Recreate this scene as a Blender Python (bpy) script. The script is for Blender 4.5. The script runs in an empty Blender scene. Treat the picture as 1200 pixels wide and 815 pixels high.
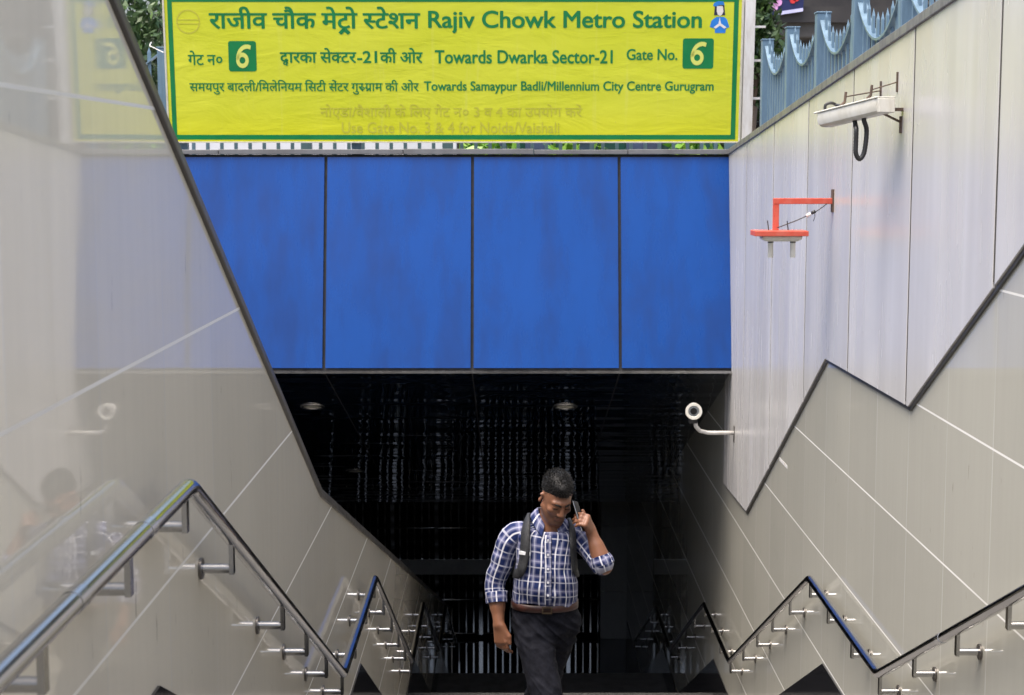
import bpy, bmesh, math, random
import numpy as np
from mathutils import Vector, Matrix, Euler, noise
R = math.radians
random.seed(11)
SC = bpy.context.scene
COL = SC.collection

# ------------------------------------------------------------ camera, sky, sun, exposure
cam = bpy.data.objects.new('camera', bpy.data.cameras.new('camera'))
COL.objects.link(cam)
cam.location = (0, 0, 0)                      # eye height is z = 0 in this scene
cam.rotation_euler = (R(90 - 6.457), 0, 0)
cam.data.sensor_fit = 'HORIZONTAL'
cam.data.sensor_width = 36
cam.data.lens = 57.0
cam.data.clip_start = 0.05
cam.data.clip_end = 500
cam.data.dof.use_dof = True
cam.data.dof.focus_distance = 8.3
cam.data.dof.aperture_fstop = 7.1
SC.camera = cam
SUN_EL, SUN_ROT = 72, 235
w = bpy.data.worlds.new('World'); SC.world = w; w.use_nodes = True
nt = w.node_tree
sky = nt.nodes.new('ShaderNodeTexSky'); sky.sky_type = 'NISHITA'; sky.sun_disc = False
sky.sun_elevation = R(SUN_EL); sky.sun_rotation = R(SUN_ROT)
sky.air_density = 1.0; sky.dust_density = 7.0; sky.ozone_density = 1.0
bg = nt.nodes['Background']; bg.inputs[1].default_value = 0.15
nt.links.new(sky.outputs[0], bg.inputs[0])
sun = bpy.data.objects.new('sun', bpy.data.lights.new('sun', 'SUN')); COL.objects.link(sun)
sun.data.energy = 1.5; sun.data.angle = R(45); sun.data.color = (1, .95, .88)
sun.rotation_euler = (R(90 - SUN_EL), 0, R(180 - SUN_ROT))
SC.view_settings.view_transform = 'Standard'
SC.view_settings.look = 'None'
SC.view_settings.exposure = 1.25
SC.view_settings.gamma = 1
SC.cycles.max_bounces = 10
SC.cycles.glossy_bounces = 6

# ------------------------------------------------------------ object helpers
def tag(o, label=None, cat=None, group=None, kind=None):
    if label: o['label'] = label
    if cat: o['category'] = cat
    if group: o['group'] = group
    if kind: o['kind'] = kind
    return o

def thing(name, label, cat, loc=(0, 0, 0), group=None):
    o = bpy.data.objects.new(name, None); COL.objects.link(o)
    o.location = loc; o.empty_display_size = .2
    return tag(o, label, cat, group)

class MB:
    def __init__(s): s.v = []; s.f = []; s.uv = None
    def add(s, vs, fs):
        b = len(s.v); s.v += [tuple(p) for p in vs]; s.f += [tuple(i + b for i in f) for f in fs]; return s
    def box(s, x0, x1, y0, y1, z0, z1, M=None):
        vs = [Vector(p) for p in [(x0,y0,z0),(x1,y0,z0),(x1,y1,z0),(x0,y1,z0),(x0,y0,z1),(x1,y0,z1),(x1,y1,z1),(x0,y1,z1)]]
        if M is not None: vs = [M @ p for p in vs]
        return s.add(vs, [(3,2,1,0),(4,5,6,7),(0,1,5,4),(1,2,6,5),(2,3,7,6),(3,0,4,7)])
    def slab(s, yz, x0, x1):
        """polygon in the YZ plane given thickness along X"""
        n = len(yz)
        vs = [(x0, y, z) for y, z in yz] + [(x1, y, z) for y, z in yz]
        fs = [tuple(range(n)), tuple(range(2*n-1, n-1, -1))]
        fs += [(i, i+n, (i+1) % n + n, (i+1) % n) for i in range(n)]
        return s.add(vs, fs)
    def slabz(s, xz, y0, y1):
        n = len(xz)
        vs = [(x, y0, z) for x, z in xz] + [(x, y1, z) for x, z in xz]
        fs = [tuple(range(n)), tuple(range(2*n-1, n-1, -1))]
        fs += [(i, i+n, (i+1) % n + n, (i+1) % n) for i in range(n)]
        return s.add(vs, fs)
    def tube(s, pts, r, n=12, cap=True):
        pts = [Vector(p) for p in pts]
        rs = r if isinstance(r, (list, tuple)) else [r]*len(pts)
        T = []
        for i in range(len(pts)):
            a = (pts[i]-pts[i-1]).normalized() if i > 0 else None
            b = (pts[i+1]-pts[i]).normalized() if i < len(pts)-1 else None
            t = a if b is None else b if a is None else (a+b).normalized()
            k = 1.0 if (a is None or b is None) else 1/max(.45, a.dot(t))
            T.append((t, k))
        u = T[0][0].orthogonal().normalized()
        vs = []
        for i, p in enumerate(pts):
            t, k = T[i]
            u = (u - t*u.dot(t)).normalized(); vv = t.cross(u)
            bend = None
            if 0 < i < len(pts)-1:
                bd = (pts[i+1]-pts[i]).normalized() - (pts[i]-pts[i-1]).normalized()
                if bd.length > 1e-5: bend = (bd - t*bd.dot(t)).normalized()
            for j in range(n):
                a = 2*math.pi*j/n
                d = (u*math.cos(a)+vv*math.sin(a))*rs[i]
                if bend is not None: d += bend*(d.dot(bend))*(k-1)
                vs.append(p+d)
        fs = []
        for i in range(len(pts)-1):
            for j in range(n):
                j2 = (j+1) % n
                fs.append((i*n+j, i*n+j2, (i+1)*n+j2, (i+1)*n+j))
        if cap:
            fs.append(tuple(range(n-1, -1, -1))); fs.append(tuple(range((len(pts)-1)*n, len(pts)*n)))
        return s.add(vs, fs)
    def disc(s, c, axis, r, h, n=20):
        c = Vector(c); a = Vector(axis).normalized()
        return s.tube([c, c+a*h], r, n)
    def build(s, name, mat, parent=None, smooth=False, angle=None, bevel=0, local=False):
        me = bpy.data.meshes.new(name); me.from_pydata(s.v, [], s.f)
        bm = bmesh.new(); bm.from_mesh(me); bmesh.ops.recalc_face_normals(bm, faces=bm.faces); bm.to_mesh(me); bm.free()
        o = bpy.data.objects.new(name, me); COL.objects.link(o)
        if mat: me.materials.append(mat)
        if smooth: me.shade_smooth()
        if angle:
            me.shade_smooth(); me.set_sharp_from_angle(angle=R(angle))
        if bevel:
            m = o.modifiers.new('bevel', 'BEVEL'); m.width = bevel; m.segments = 2; m.limit_method = 'ANGLE'; m.angle_limit = R(40)
        if parent is not None:
            o.parent = parent
            if parent.type == 'EMPTY' and not local: o.matrix_parent_inverse = Matrix.Translation(-Vector(parent.location))
        return o

# ------------------------------------------------------------ material helpers
class NT:
    def __init__(s, name):
        s.m = bpy.data.materials.new(name); s.m.use_nodes = True
        s.t = s.m.node_tree; s.b = s.t.nodes['Principled BSDF']
    def n(s, typ, **kw):
        nd = s.t.nodes.new(typ)
        for k, v in kw.items(): setattr(nd, k, v)
        return nd
    def put(s, sock, v):
        if isinstance(v, bpy.types.NodeSocket): s.t.links.new(v, sock)
        elif v is not None:
            if hasattr(sock.default_value, '__len__') and not hasattr(v, '__len__'): v = [v]*len(sock.default_value)
            if hasattr(v, '__len__') and hasattr(sock.default_value, '__len__') and len(sock.default_value) == 4 and len(v) == 3: v = (*v, 1)
            sock.default_value = v
    def math(s, op, a, b=None, c=None, clamp=False):
        nd = s.n('ShaderNodeMath', operation=op, use_clamp=clamp)
        s.put(nd.inputs[0], a)
        if b is not None: s.put(nd.inputs[1], b)
        if c is not None: s.put(nd.inputs[2], c)
        return nd.outputs[0]
    def coord(s, kind='Object'): return s.n('ShaderNodeTexCoord').outputs[kind]
    def map(s, vec, scale=(1,1,1), loc=(0,0,0)):
        nd = s.n('ShaderNodeMapping'); s.put(nd.inputs['Vector'], vec)
        nd.inputs['Scale'].default_value = scale; nd.inputs['Location'].default_value = loc
        return nd.outputs[0]
    def xyz(s, vec):
        nd = s.n('ShaderNodeSeparateXYZ'); s.put(nd.inputs[0], vec); return nd.outputs
    def noise(s, vec, scale=5, detail=4, rough=.55, dist=0):
        nd = s.n('ShaderNodeTexNoise'); s.put(nd.inputs['Vector'], vec)
        nd.inputs['Scale'].default_value = scale; nd.inputs['Detail'].default_value = detail
        nd.inputs['Roughness'].default_value = rough; nd.inputs['Distortion'].default_value = dist
        return nd.outputs['Fac']
    def ramp(s, fac, a, b, lo=0, hi=1):
        nd = s.n('ShaderNodeMapRange'); s.put(nd.inputs['Value'], fac)
        nd.inputs['From Min'].default_value = a; nd.inputs['From Max'].default_value = b
        nd.inputs['To Min'].default_value = lo; nd.inputs['To Max'].default_value = hi
        nd.interpolation_type = 'SMOOTHSTEP'
        return nd.outputs[0]
    def mix(s, fac, a, b, mode='MIX'):
        nd = s.n('ShaderNodeMix', data_type='RGBA', blend_type=mode)
        s.put(nd.inputs[0], fac); s.put(nd.inputs[6], a); s.put(nd.inputs[7], b)
        return nd.outputs[2]
    def line(s, v, off, step, wid):
        """1 on a thin line every step"""
        f = s.math('FRACT', s.math('DIVIDE', s.math('SUBTRACT', v, off), step))
        d = s.math('ABSOLUTE', s.math('SUBTRACT', f, .5))
        return s.ramp(d, .5 - wid/step, .5 - .5*wid/step)
    def bump(s, h, strength=.1, dist=.01):
        nd = s.n('ShaderNodeBump'); s.put(nd.inputs['Height'], h)
        nd.inputs['Strength'].default_value = strength; nd.inputs['Distance'].default_value = dist
        s.t.links.new(nd.outputs[0], s.b.inputs['Normal'])
    def set(s, color=None, rough=None, metal=None, ior=None, coat=None, coatr=None, spec=None, trans=None):
        for k, v in (('Base Color', color), ('Roughness', rough), ('Metallic', metal), ('IOR', ior), ('Coat Weight', coat),
                     ('Coat Roughness', coatr), ('Specular IOR Level', spec), ('Transmission Weight', trans)):
            if v is not None: s.put(s.b.inputs[k], v)
        return s.m

def simple(name, c, rough=.5, metal=0, var=.12, scale=8, bump=0, bscale=60, coat=0, spec=None):
    s = NT(name); co = s.coord()
    n = s.noise(co, scale, 5)
    f = s.ramp(n, .25, .75)
    c = Vector(c)
    col = s.mix(f, tuple(c*(1-var)), tuple(c*(1+var)))
    r = s.ramp(s.noise(co, scale*2.3, 3), .3, .7, max(.02, rough*.8), min(1, rough*1.2))
    s.set(col, r, metal, coat=coat, coatr=.1, spec=spec)
    if bump: s.bump(s.noise(co, bscale, 4), bump, .01)
    return s.m

def tile_mat(name, c, wide=.0055):
    s = NT(name); co = s.coord(); x, y, z = s.xyz(co)
    hl = s.line(z, -1.17, .66, .0065)
    vl = s.line(y, 6.6, .705, wide)
    wn = s.n('ShaderNodeTexWhiteNoise', noise_dimensions='2D')
    cv = s.n('ShaderNodeCombineXYZ')
    s.put(cv.inputs[0], s.math('FLOOR', s.math('DIVIDE', s.math('SUBTRACT', y, 6.6), .705)))
    s.put(cv.inputs[1], s.math('FLOOR', s.math('DIVIDE', s.math('SUBTRACT', z, -1.17), .66)))
    s.put(wn.inputs['Vector'], cv.outputs[0])
    c = Vector(c)
    base = s.mix(wn.outputs['Value'], tuple(c*.945), tuple(c*1.04))
    st = s.ramp(s.noise(s.map(co, (1, 9, .55)), 2.2, 6, .6), .35, .7)            # faint washed streaks
    base = s.mix(s.math('MULTIPLY', st, .13), base, tuple(c*.74))
    cl = s.ramp(s.noise(co, .9, 5, .6), .35, .75)
    base = s.mix(s.math('MULTIPLY', cl, .24), base, (c.x*1.2, c.y*1.19, c.z*1.18))
    sp = s.ramp(s.noise(s.map(co, (1, 30, 5)), 1.0, 3), .70, .75)               # scuffs
    base = s.mix(s.math('MULTIPLY', sp, .45), base, (.11, .09, .07))
    vfade = s.ramp(s.noise(s.map(co, (1, .8, .8)), 1.7, 3), .3, .65, .2, .75)
    base = s.mix(s.math('MULTIPLY', vl, vfade), base, (.66, .65, .61))
    hfade = s.ramp(s.noise(co, 1.3, 3), .25, .6, .55, 1)
    base = s.mix(s.math('MULTIPLY', hl, hfade), base, (.74, .73, .69))
    rough = s.ramp(s.noise(s.map(co, (1, 4, 1)), 3, 5), .3, .75, .018, .05)
    rough = s.math('MAXIMUM', rough, s.math('MULTIPLY', hl, .5))
    s.set(base, rough, 0, ior=1.39)
    big = s.noise(s.map(co, (1, 1.6, 1.2)), 1.1, 1)
    s.bump(big, .022, .03)
    return s.m

def cladding_mat():
    s = NT('white_cladding'); co = s.coord(); x, y, z = s.xyz(co)
    oi = s.n('ShaderNodeObjectInfo').outputs['Random']
    base = s.mix(oi, (.52, .515, .505), (.595, .588, .575))
    st = s.ramp(s.noise(s.map(co, (1, 1.7, .12)), 1.8, 2, .45), .3, .75)
    base = s.mix(s.math('MULTIPLY', st, .55), base, (.42, .41, .405))
    st2 = s.ramp(s.noise(s.map(co, (1, 4.5, .16)), 1.4, 2, .4), .5, .78)
    base = s.mix(s.math('MULTIPLY', st2, .25), base, (.68, .68, .70))
    # yellowed grime running down from the coping
    h = s.math('SUBTRACT', s.math('ADD', s.math('MULTIPLY', y, -.085), .12+.085*14.7), z)
    gn = s.noise(s.map(co, (1, 3.2, .5)), 1.5, 2, .5)
    g = s.math('MULTIPLY', s.ramp(h, .02, .38, 1, 0), s.ramp(gn, .42, .66))
    base = s.mix(s.math('MULTIPLY', g, .6), base, (.50, .47, .37))
    sc = s.ramp(s.noise(s.map(co, (1, 30, 4)), 1.1, 3), .74, .775)
    base = s.mix(s.math('MULTIPLY', sc, .5), base, (.16, .14, .12))
    blotch = s.ramp(s.noise(s.map(co, (1, 1.2, .8)), 1.7, 4, .6), .4, .75)
    base = s.mix(s.math('MULTIPLY', blotch, .22), base, (.40, .385, .36))
    s.set(base, s.ramp(gn, .3, .7, .22, .30), 0, ior=1.45)
    s.bump(s.noise(s.map(co, (1, 2.4, .3)), 1.0, 1), .05, .02)
    return s.m

def stained(name, c, dirt, rough, axis_scale, amt=.35, coat=0, metal=0, bump=.0, ior=1.45):
    s = NT(name); co = s.coord()
    c = Vector(c)
    a = s.ramp(s.noise(s.map(co, axis_scale), 2, 6, .62), .35, .7)
    b = s.mix(s.math('MULTIPLY', a, amt), tuple(c), dirt)
    b = s.mix(s.math('MULTIPLY', s.ramp(s.noise(co, 2.1, 4), .4, .8), amt*.5), b, tuple(c*1.12))
    s.set(b, s.ramp(a, 0, 1, rough*.85, rough*1.25), metal, coat=coat, coatr=.12, ior=ior)
    if bump: s.bump(s.noise(s.map(co, (1.2, 1.2, .8)), 1.6, 2), bump, .03)
    return s.m

M = {}
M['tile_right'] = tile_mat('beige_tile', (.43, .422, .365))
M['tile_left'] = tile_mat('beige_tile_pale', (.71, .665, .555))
M['cladding'] = cladding_mat()
M['blue'] = stained('blue_panel', (.0006, .052, .262), (.0008, .031, .165), .3, (2.2, 2.2, .3), .75, coat=.0, bump=.12)
M['granite'] = simple('black_granite', (.016, .016, .018), .07, var=.5, scale=140)
M['floor'] = simple('dark_granite_floor', (.018, .018, .02), .05, var=.5, scale=160)
M['step'] = stained('grey_granite_step', (.16, .155, .15), (.09, .085, .08), .35, (3, 3, 3), .5)
M['nosing'] = stained('pale_granite_strip', (.34, .33, .31), (.2, .19, .18), .4, (6, 6, 6), .5)
M['steel'] = simple('polished_steel', (.44, .435, .425), .15, 1, var=.05, scale=3)
M['steel_dull'] = simple('dull_steel', (.5, .5, .5), .22, 1, var=.1, scale=6)
M['dark_trim'] = stained('dark_metal_trim', (.055, .053, .05), (.11, .10, .09), .38, (4, 4, 1), .6, metal=.3)  # also colours the painted shadow strip under the cladding
M['coping'] = stained('grey_coping', (.20, .20, .205), (.11, .105, .10), .45, (2, 5, 2), .6, metal=.2)
M['flange'] = simple('stained_steel_flange', (.14, .13, .12), .35, .8)
M['sealant'] = stained('dark_joint_sealant', (.065, .058, .048), (.02, .018, .015), .7, (3, 3, 2), .7)
M['seam'] = simple('black_seam', (.012, .012, .013), .6)
M['concrete'] = stained('concrete', (.32, .31, .29), (.2, .19, .17), .85, (1, 1, 1), .6)
M['asphalt'] = stained('paving', (.22, .21, .195), (.12, .115, .11), .85, (1.5, 1.5, 1.5), .6)
M['dark_wall'] = simple('dark_hall_wall', (.05, .05, .052), .35)
M['pillar'] = stained('grey_stone_pillar', (.34, .34, .33), (.22, .22, .22), .3, (2, 2, 1), .5)
M['white_paint'] = stained('white_painted_steel', (.72, .71, .69), (.42, .37, .30), .45, (9, 9, 2), .5)
M['cream_plastic'] = stained('aged_cream_plastic', (.66, .655, .60), (.42, .39, .30), .4, (8, 8, 3), .45)
M['black_plastic'] = simple('black_plastic', (.02, .02, .021), .42)
M['red_paint'] = stained('faded_red_paint', (.52, .075, .045), (.56, .20, .15), .5, (9, 9, 9), .4)
M['rust'] = stained('rusty_steel', (.10, .065, .045), (.05, .04, .035), .7, (20, 20, 20), .7)
M['fence'] = stained('pale_blue_paint', (.125, .205, .285), (.075, .13, .185), .42, (14, 14, 3), .5)
M['fence_light'] = simple('worn_blue_strip', (.16, .245, .32), .35, .3)
M['glass_dark'] = simple('lens_glass', (.01, .01, .012), .04)
def ceiling_mat():
    s = NT('black_glossy_ceiling'); co = s.coord()
    s.set(s.mix(s.noise(co, 1, 2), (.003, .007, .017), (.005, .010, .024)), .03, 0, ior=2.1)
    wv = s.noise(s.map(co, (.5, 3.0, 3.0)), 1.25, 1, .4)
    s.bump(wv, .55, .03)
    return s.m
M['ceiling'] = ceiling_mat()

# ============================================================ SETTING
XL, XR = -.97, 1.985                     # the two wall faces of the stairway
FLIGHTS = [(4.3, 8.1, -1.76, -3.506, 12), (10.04, 13.65, -3.506, -5.18, 11), (15.5, 18.8, -5.18, -6.65, 10), (20.7, 24.3, -6.65, -8.2, 10)]
def floor_line():                        # nosing line of the stairs (y, z)
    p = [(-6, -1.76)]
    for a, b, za, zb, n in FLIGHTS: p += [(a, za), (b, zb)]
    return p + [(41, -8.2)]
FL = floor_line()
def interp(pts, y):
    for (a, za), (b, zb) in zip(pts, pts[1:]):
        if a <= y <= b: return za + (zb-za)*(y-a)/(b-a) if b > a else za
    return pts[0][1] if y < pts[0][0] else pts[-1][1]
def WT(y): return .12 + .085*(14.7-y)    # top of the right wall

# street level around the pit
g = MB()
def quad(x0, x1, y0, y1, z): g.add([(x0, y0, z), (x1, y0, z), (x1, y1, z), (x0, y1, z)], [(0, 1, 2, 3)])
quad(-200, -4.45, -120, 260, -1.76); quad(2.19, 200, -120, 260, -1.76)
quad(-4.45, 2.19, 15.3, 260, -1.76); quad(-4.45, 2.19, -120, -6, -1.76)
tag(g.build('street', M['asphalt']), kind='structure')

# stairs: one stepped mesh across the stairway and the shaft beside it
prof = [(-6, -1.76)]
for a, b, za, zb, n in FLIGHTS:
    rise = (za-zb)/n; tread = (b-a)/(n-1)
    for k in range(n):
        y = a + k*tread
        prof += [(y, za-k*rise), (y, za-(k+1)*rise)]
prof += [(24.78, -8.2)]
st = MB(); 
vs = []; 
for y, z in prof: vs += [(-4.4, y, z), (2.0, y, z)]
st.add(vs, [(2*i, 2*i+1, 2*i+3, 2*i+2) for i in range(len(prof)-1)])
tag(st.build('stairs', M['step']), kind='structure')
hf = MB().add([(-9, 24.78, -8.2), (6, 24.78, -8.2), (6, 41, -8.2), (-9, 41, -8.2)], [(0, 1, 2, 3)])
tag(hf.build('hall_floor', M['floor']), kind='structure')
ns = MB()
for x0, x1 in ((-.965, 1.18), (1.45, 1.975)): ns.box(x0, x1, 24.30, 24.72, -8.2, -8.196)
tag(ns.build('floor_strip', M['nosing']), kind='structure')

# ceiling over the lower flights: follows the stairs, then level
cv = []; N = 30
for j, (y, z) in enumerate([(14.42, -1.852), (23.2, -4.89), (41, -4.89)]):
    cv += [(-4.4, y, z), (2.3 if y < 24 else 6, y, z)]
cm = MB().add(cv, [(0, 2, 3, 1), (2, 4, 5, 3)])
cm.add([(x, max(y, 15.2), z+(.25 if y > 15 else -.1)) for x, y, z in cv], [(0, 1, 3, 2), (2, 3, 5, 4)])
cm.add([(-9, 24.5, -4.885), (-4.4, 24.5, -4.885), (-4.4, 41, -4.885), (-9, 41, -4.885)], [(0, 1, 2, 3)])
ceil = cm.build('ceiling', M['ceiling']); tag(ceil, kind='structure')
jn = MB()
for x in (-3.01, -1.683, -.357, .969):
    for a, b in (((14.42, -1.852), (23.2, -4.89)),):
        jn.add([(x-.006, a[0], a[1]-.003), (x+.006, a[0], a[1]-.003), (x+.006, b[0], b[1]-.003), (x-.006, b[0], b[1]-.003)], [(0, 1, 2, 3)])
jn.build('ceiling_joint', M['seam'], ceil)

# ------------------------------------------------------------ right wall
rw = thing('tiled_wall', 'tall right-hand stairway wall, white panels above beige glossy tiles in a zigzag line', 'wall', (XR, 4.3, -1.76))
lo = [(y, z-.3) for y, z in FL if y < 27]; lo = [(-5, -2.06)] + [(y, z) for y, z in lo if y > -5] + [(27.4, -8.5)]
wall = MB().slab(lo + [(27.4, -4.5), (15.2, -1.2), (15.2, WT(15.2)), (-5, WT(-5))], XR, XR+.18)
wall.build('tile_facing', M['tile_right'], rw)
BOT = [(-5, .68), (4.3, .68), (7.96, -1.196), (10.1, -1.215), (13.38, -2.90), (14.84, -2.95)]
seams = [6.6+1.41*k for k in range(-8, 6)] + [14.84]
seams = [-4.9] + [s for s in seams if s > -4.8]
for a, b in zip(seams, seams[1:]):
    a += .014; b -= .014
    pts = [(a, interp(BOT, a))] + [p for p in BOT if a+.01 < p[0] < b-.01] + [(b, interp(BOT, b))]
    top = [(b, WT(b)-.025), (a, WT(a)-.025)]
    if b > 14.3:                          # the fascia cuts the last panel
        pass
    MB().slab(pts + top, XR-.022, XR-.002).build('cladding_panel', M['cladding'], rw, bevel=.003)
bt = MB().slab([(y, z-.02) for y, z in BOT] + [(y, z+.03) for y, z in reversed(BOT)], XR-.012, XR-.001)  # dark strip drawn for the shadow under the proud panels' lower edge
bt.build('edge_shadow', M['dark_trim'], rw)
sm = MB()
for s_ in seams[1:-1]: sm.box(XR-.0195, XR-.001, s_-.0145, s_+.0145, interp(BOT, s_)+.02, WT(s_)-.03)
sm.build('panel_joint', M['sealant'], rw)
MB().slab([(-5, WT(-5)-.03), (15.2, WT(15.2)-.03), (15.2, WT(15.2)+.02), (-5, WT(-5)+.02)], XR-.035, XR+.2).build('coping', M['coping'], rw, bevel=.004)
# black granite skirting parallel to the flights
SK = [(y, z+.343) for y, z in FL if y < 27]; SK = [(-5, -1.417)] + [p for p in SK if p[0] > -5] + [(27.3, -7.857)]
def skirting(x0, x1, parent):
    MB().slab([(y, z-.75) for y, z in SK] + list(reversed(SK)), x0, x1).build('skirting', M['granite'], parent)
skirting(XR-.009, XR-.001, rw)

# ------------------------------------------------------------ left parapet
lw = thing('parapet_wall', 'left-hand glossy beige tiled parapet with a dark metal cap, sloping down with the stairs', 'wall', (XL, 4.3, -1.76))
LT = [(-5, 1.32), (2.15, 1.32), (8.06, -1.66), (18, -4.79), (24.6, -6.87)]
lo2 = [(-5, -2.06)] + [(y, z-.3) for y, z in FL if -5 < y < 24.5] + [(24.6, -8.5)]
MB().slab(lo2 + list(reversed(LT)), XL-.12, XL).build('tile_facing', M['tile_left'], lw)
MB().slab([(y, z-.012) for y, z in LT] + [(y, z+.028) for y, z in reversed(LT)], XL-.14, XL+.014).build('cap', M['dark_trim'], lw, bevel=.006)
SK2 = [p for p in SK if p[0] < 24.5] + [(24.6, -7.857)]
MB().slab([(y, z-.75) for y, z in SK2] + list(reversed(SK2)), XL+.001, XL+.009).build('skirting', M['granite'], lw)
sw = thing('shaft_wall', 'concrete wall on the far side of the shaft behind the left parapet', 'wall', (-4.4, 4.3, -1.76))
MB().slab([(-6, -2.1)] + [(y, z-.3) for y, z in FL if -5 < y < 27] + [(27.4, -8.5), (27.4, -4.5), (15.2, -1.2), (15.2, .1), (-6, .1)], -4.5, -4.4).build('wall_face', M['concrete'], sw)

# ------------------------------------------------------------ blue fascia over the way in
fa = thing('fascia', 'broad fascia of glossy blue panels over the stairway entrance, under the station sign', 'fascia', (-1.2, 14.4, -1.87))
Y0, Z0, Y1, Z1 = 14.40, -1.835, 14.80, .085
def fpt(x, t, off=0): return (x, Y0+(Y1-Y0)*t-off, Z0+(Z1-Z0)*t)
xs = [-4.4, -3.01, -1.683, -.357, .969, 1.962]
for a, b in zip(xs, xs[1:]):
    m = MB(); ga, gb = a+.014, b-.014 if b < 1.9 else b
    nu, nv = 8, 10; vs = []
    for j in range(nv+1):
        for i in range(nu+1):
            u, t = i/nu, j/nv
            vs.append(fpt(ga+(gb-ga)*u, .012+.976*t, .024+(.007*math.sin(a*7)+.004*math.sin(5*u+a*3)+.003*math.sin(9*t+a))*(1-(2*u-1)**2)*(1-(2*t-1)**4)))
    m.add(vs, [(j*(nu+1)+i, j*(nu+1)+i+1, (j+1)*(nu+1)+i+1, (j+1)*(nu+1)+i) for j in range(nv) for i in range(nu)])
    # returned edges
    for t0, t1 in ((.012, .988),):
        for x in (ga, gb):
            m.add([fpt(x, t0, .02), fpt(x, t1, .02), fpt(x, t1, 0), fpt(x, t0, 0)], [(0, 1, 2, 3)])
    m.build('fascia_panel', M['blue'], fa, smooth=False, angle=25)
bk = MB().add([(-4.4, Y0, Z0), (1.97, Y0, Z0), (1.97, Y1, Z1), (-4.4, Y1, Z1), (-4.4, 15.3, Z0+.05), (1.97, 15.3, Z0+.05), (1.97, 15.3, Z1), (-4.4, 15.3, Z1)],
         [(0, 1, 2, 3), (3, 2, 6, 7), (4, 7, 6, 5), (0, 4, 5, 1), (0, 3, 7, 4), (1, 5, 6, 2)])
bk.build('backing', M['seam'], fa)
cp = MB(); cx = [-4.4, -2.65, -.98, .2, 1.05, 1.965]
for i, (a, b) in enumerate(zip(cx, cx[1:])): cp.box(a, b-.006, 14.745+.004*(i % 2), 15.0, .088, .128+.004*(i % 3))
cp.build('coping', M['coping'], fa, bevel=.004)
MB().box(-4.4, 1.962, 14.352, 14.42, -1.858, -1.834).build('bottom_trim', M['steel_dull'], fa)

# ------------------------------------------------------------ the hall at the foot of the stairs
hb = thing('hall_wall', 'dark back wall of the hall beyond the gate', 'wall', (0, 40, -8.2))
MB().box(-9, 6, 40, 40.2, -8.2, -4.8).build('wall_face', M['dark_wall'], hb)
MB().box(-9.2, -9, 24.5, 40, -8.2, -4.8).build('wall_face', M['dark_wall'], hb)
MB().box(6, 6.2, 27.6, 40, -8.2, -4.8).build('wall_face', M['dark_wall'], hb)
pl = thing('stone_pillar', 'grey stone pillar at the right end of the gate at the foot of the stairs', 'pillar', (1.75, 27.7, -8.2))
for z0, z1 in ((-8.2, -7.36), (-7.35, -6.2), (-6.19, -4.89)):
    MB().box(1.53, 2.14, 27.42, 28.0, z0, z1).build('stone_block', M['pillar'], pl, bevel=.006)
M['mirror_steel'] = simple('mirror_steel', (.6, .6, .59), .07, 1, var=.05)
gt = thing('metal_gate', 'tall steel bar gate with a solid cross band at the foot of the stairs', 'gate', (-1.4, 27.5, -8.2))
n = 0; x = -4.35
while x < 1.5 and n < 60:
    hw = .0125 if n % 6 else .036
    Mx = Matrix.Translation((x, 27.5, 0)) @ Matrix.Rotation(R(random.uniform(-4, 4)), 4, 'Z')
    MB().box(-hw, hw, -hw*.8, hw*.8, -8.14, -4.95, Mx).build('bar', M['mirror_steel'], gt, bevel=.003); x += .127; n += 1
for z, r in ((-8.12, .022), (-7.52, .018), (-6.25, .018), (-5.5, .018)):
    MB().tube([(-4.39, 27.5, z), (1.52, 27.5, z)], r, 8).build('rail', M['steel'], gt, smooth=True)
MB().box(-4.38, 1.51, 27.44, 27.49, -7.06, -6.8).build('cross_band', M['pillar'], gt)

# ------------------------------------------------------------ ceiling downlights
def ceil_z(y): return -1.852 + (-4.89+1.852)*(y-14.42)/(23.2-14.42)
for (x, y, lab) in ((-1.99, 16.0, 'round recessed downlight in the black ceiling, upper left of the row'), (.53, 16.0, 'round recessed downlight in the black ceiling, near the wall camera'),
                    (-1.98, 20.2, 'round recessed downlight further down the black ceiling, left side'), (.53, 20.2, 'round recessed downlight further down the black ceiling, above the man')):
    z = ceil_z(y)
    d = thing('downlight', lab, 'light', (x, y, z), 'downlights in the black ceiling')
    ax = Vector((0, -.342, -.94)).normalized()
    c = Vector((x, y, z))
    ring = MB(); prev = None
    u = ax.orthogonal().normalized(); v = ax.cross(u)
    K = 28; vs = []
    for j in range(K):
        a = 2*math.pi*j/K; dr = u*math.cos(a)+v*math.sin(a)
        for (r, h) in ((.125, .0), (.122, .014), (.1, .018), (.092, .004)): vs.append(c+dr*r+ax*h)
    ring.add(vs, [(4*j+k, 4*((j+1) % K)+k, 4*((j+1) % K)+k+1, 4*j+k+1) for j in range(K) for k in range(3)])
    ring.build('rim', M['steel_dull'], d, smooth=True)
    MB().disc(c+ax*.002, ax, .093, .003, 24).build('lens', M['cream_plastic'], d)

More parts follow.
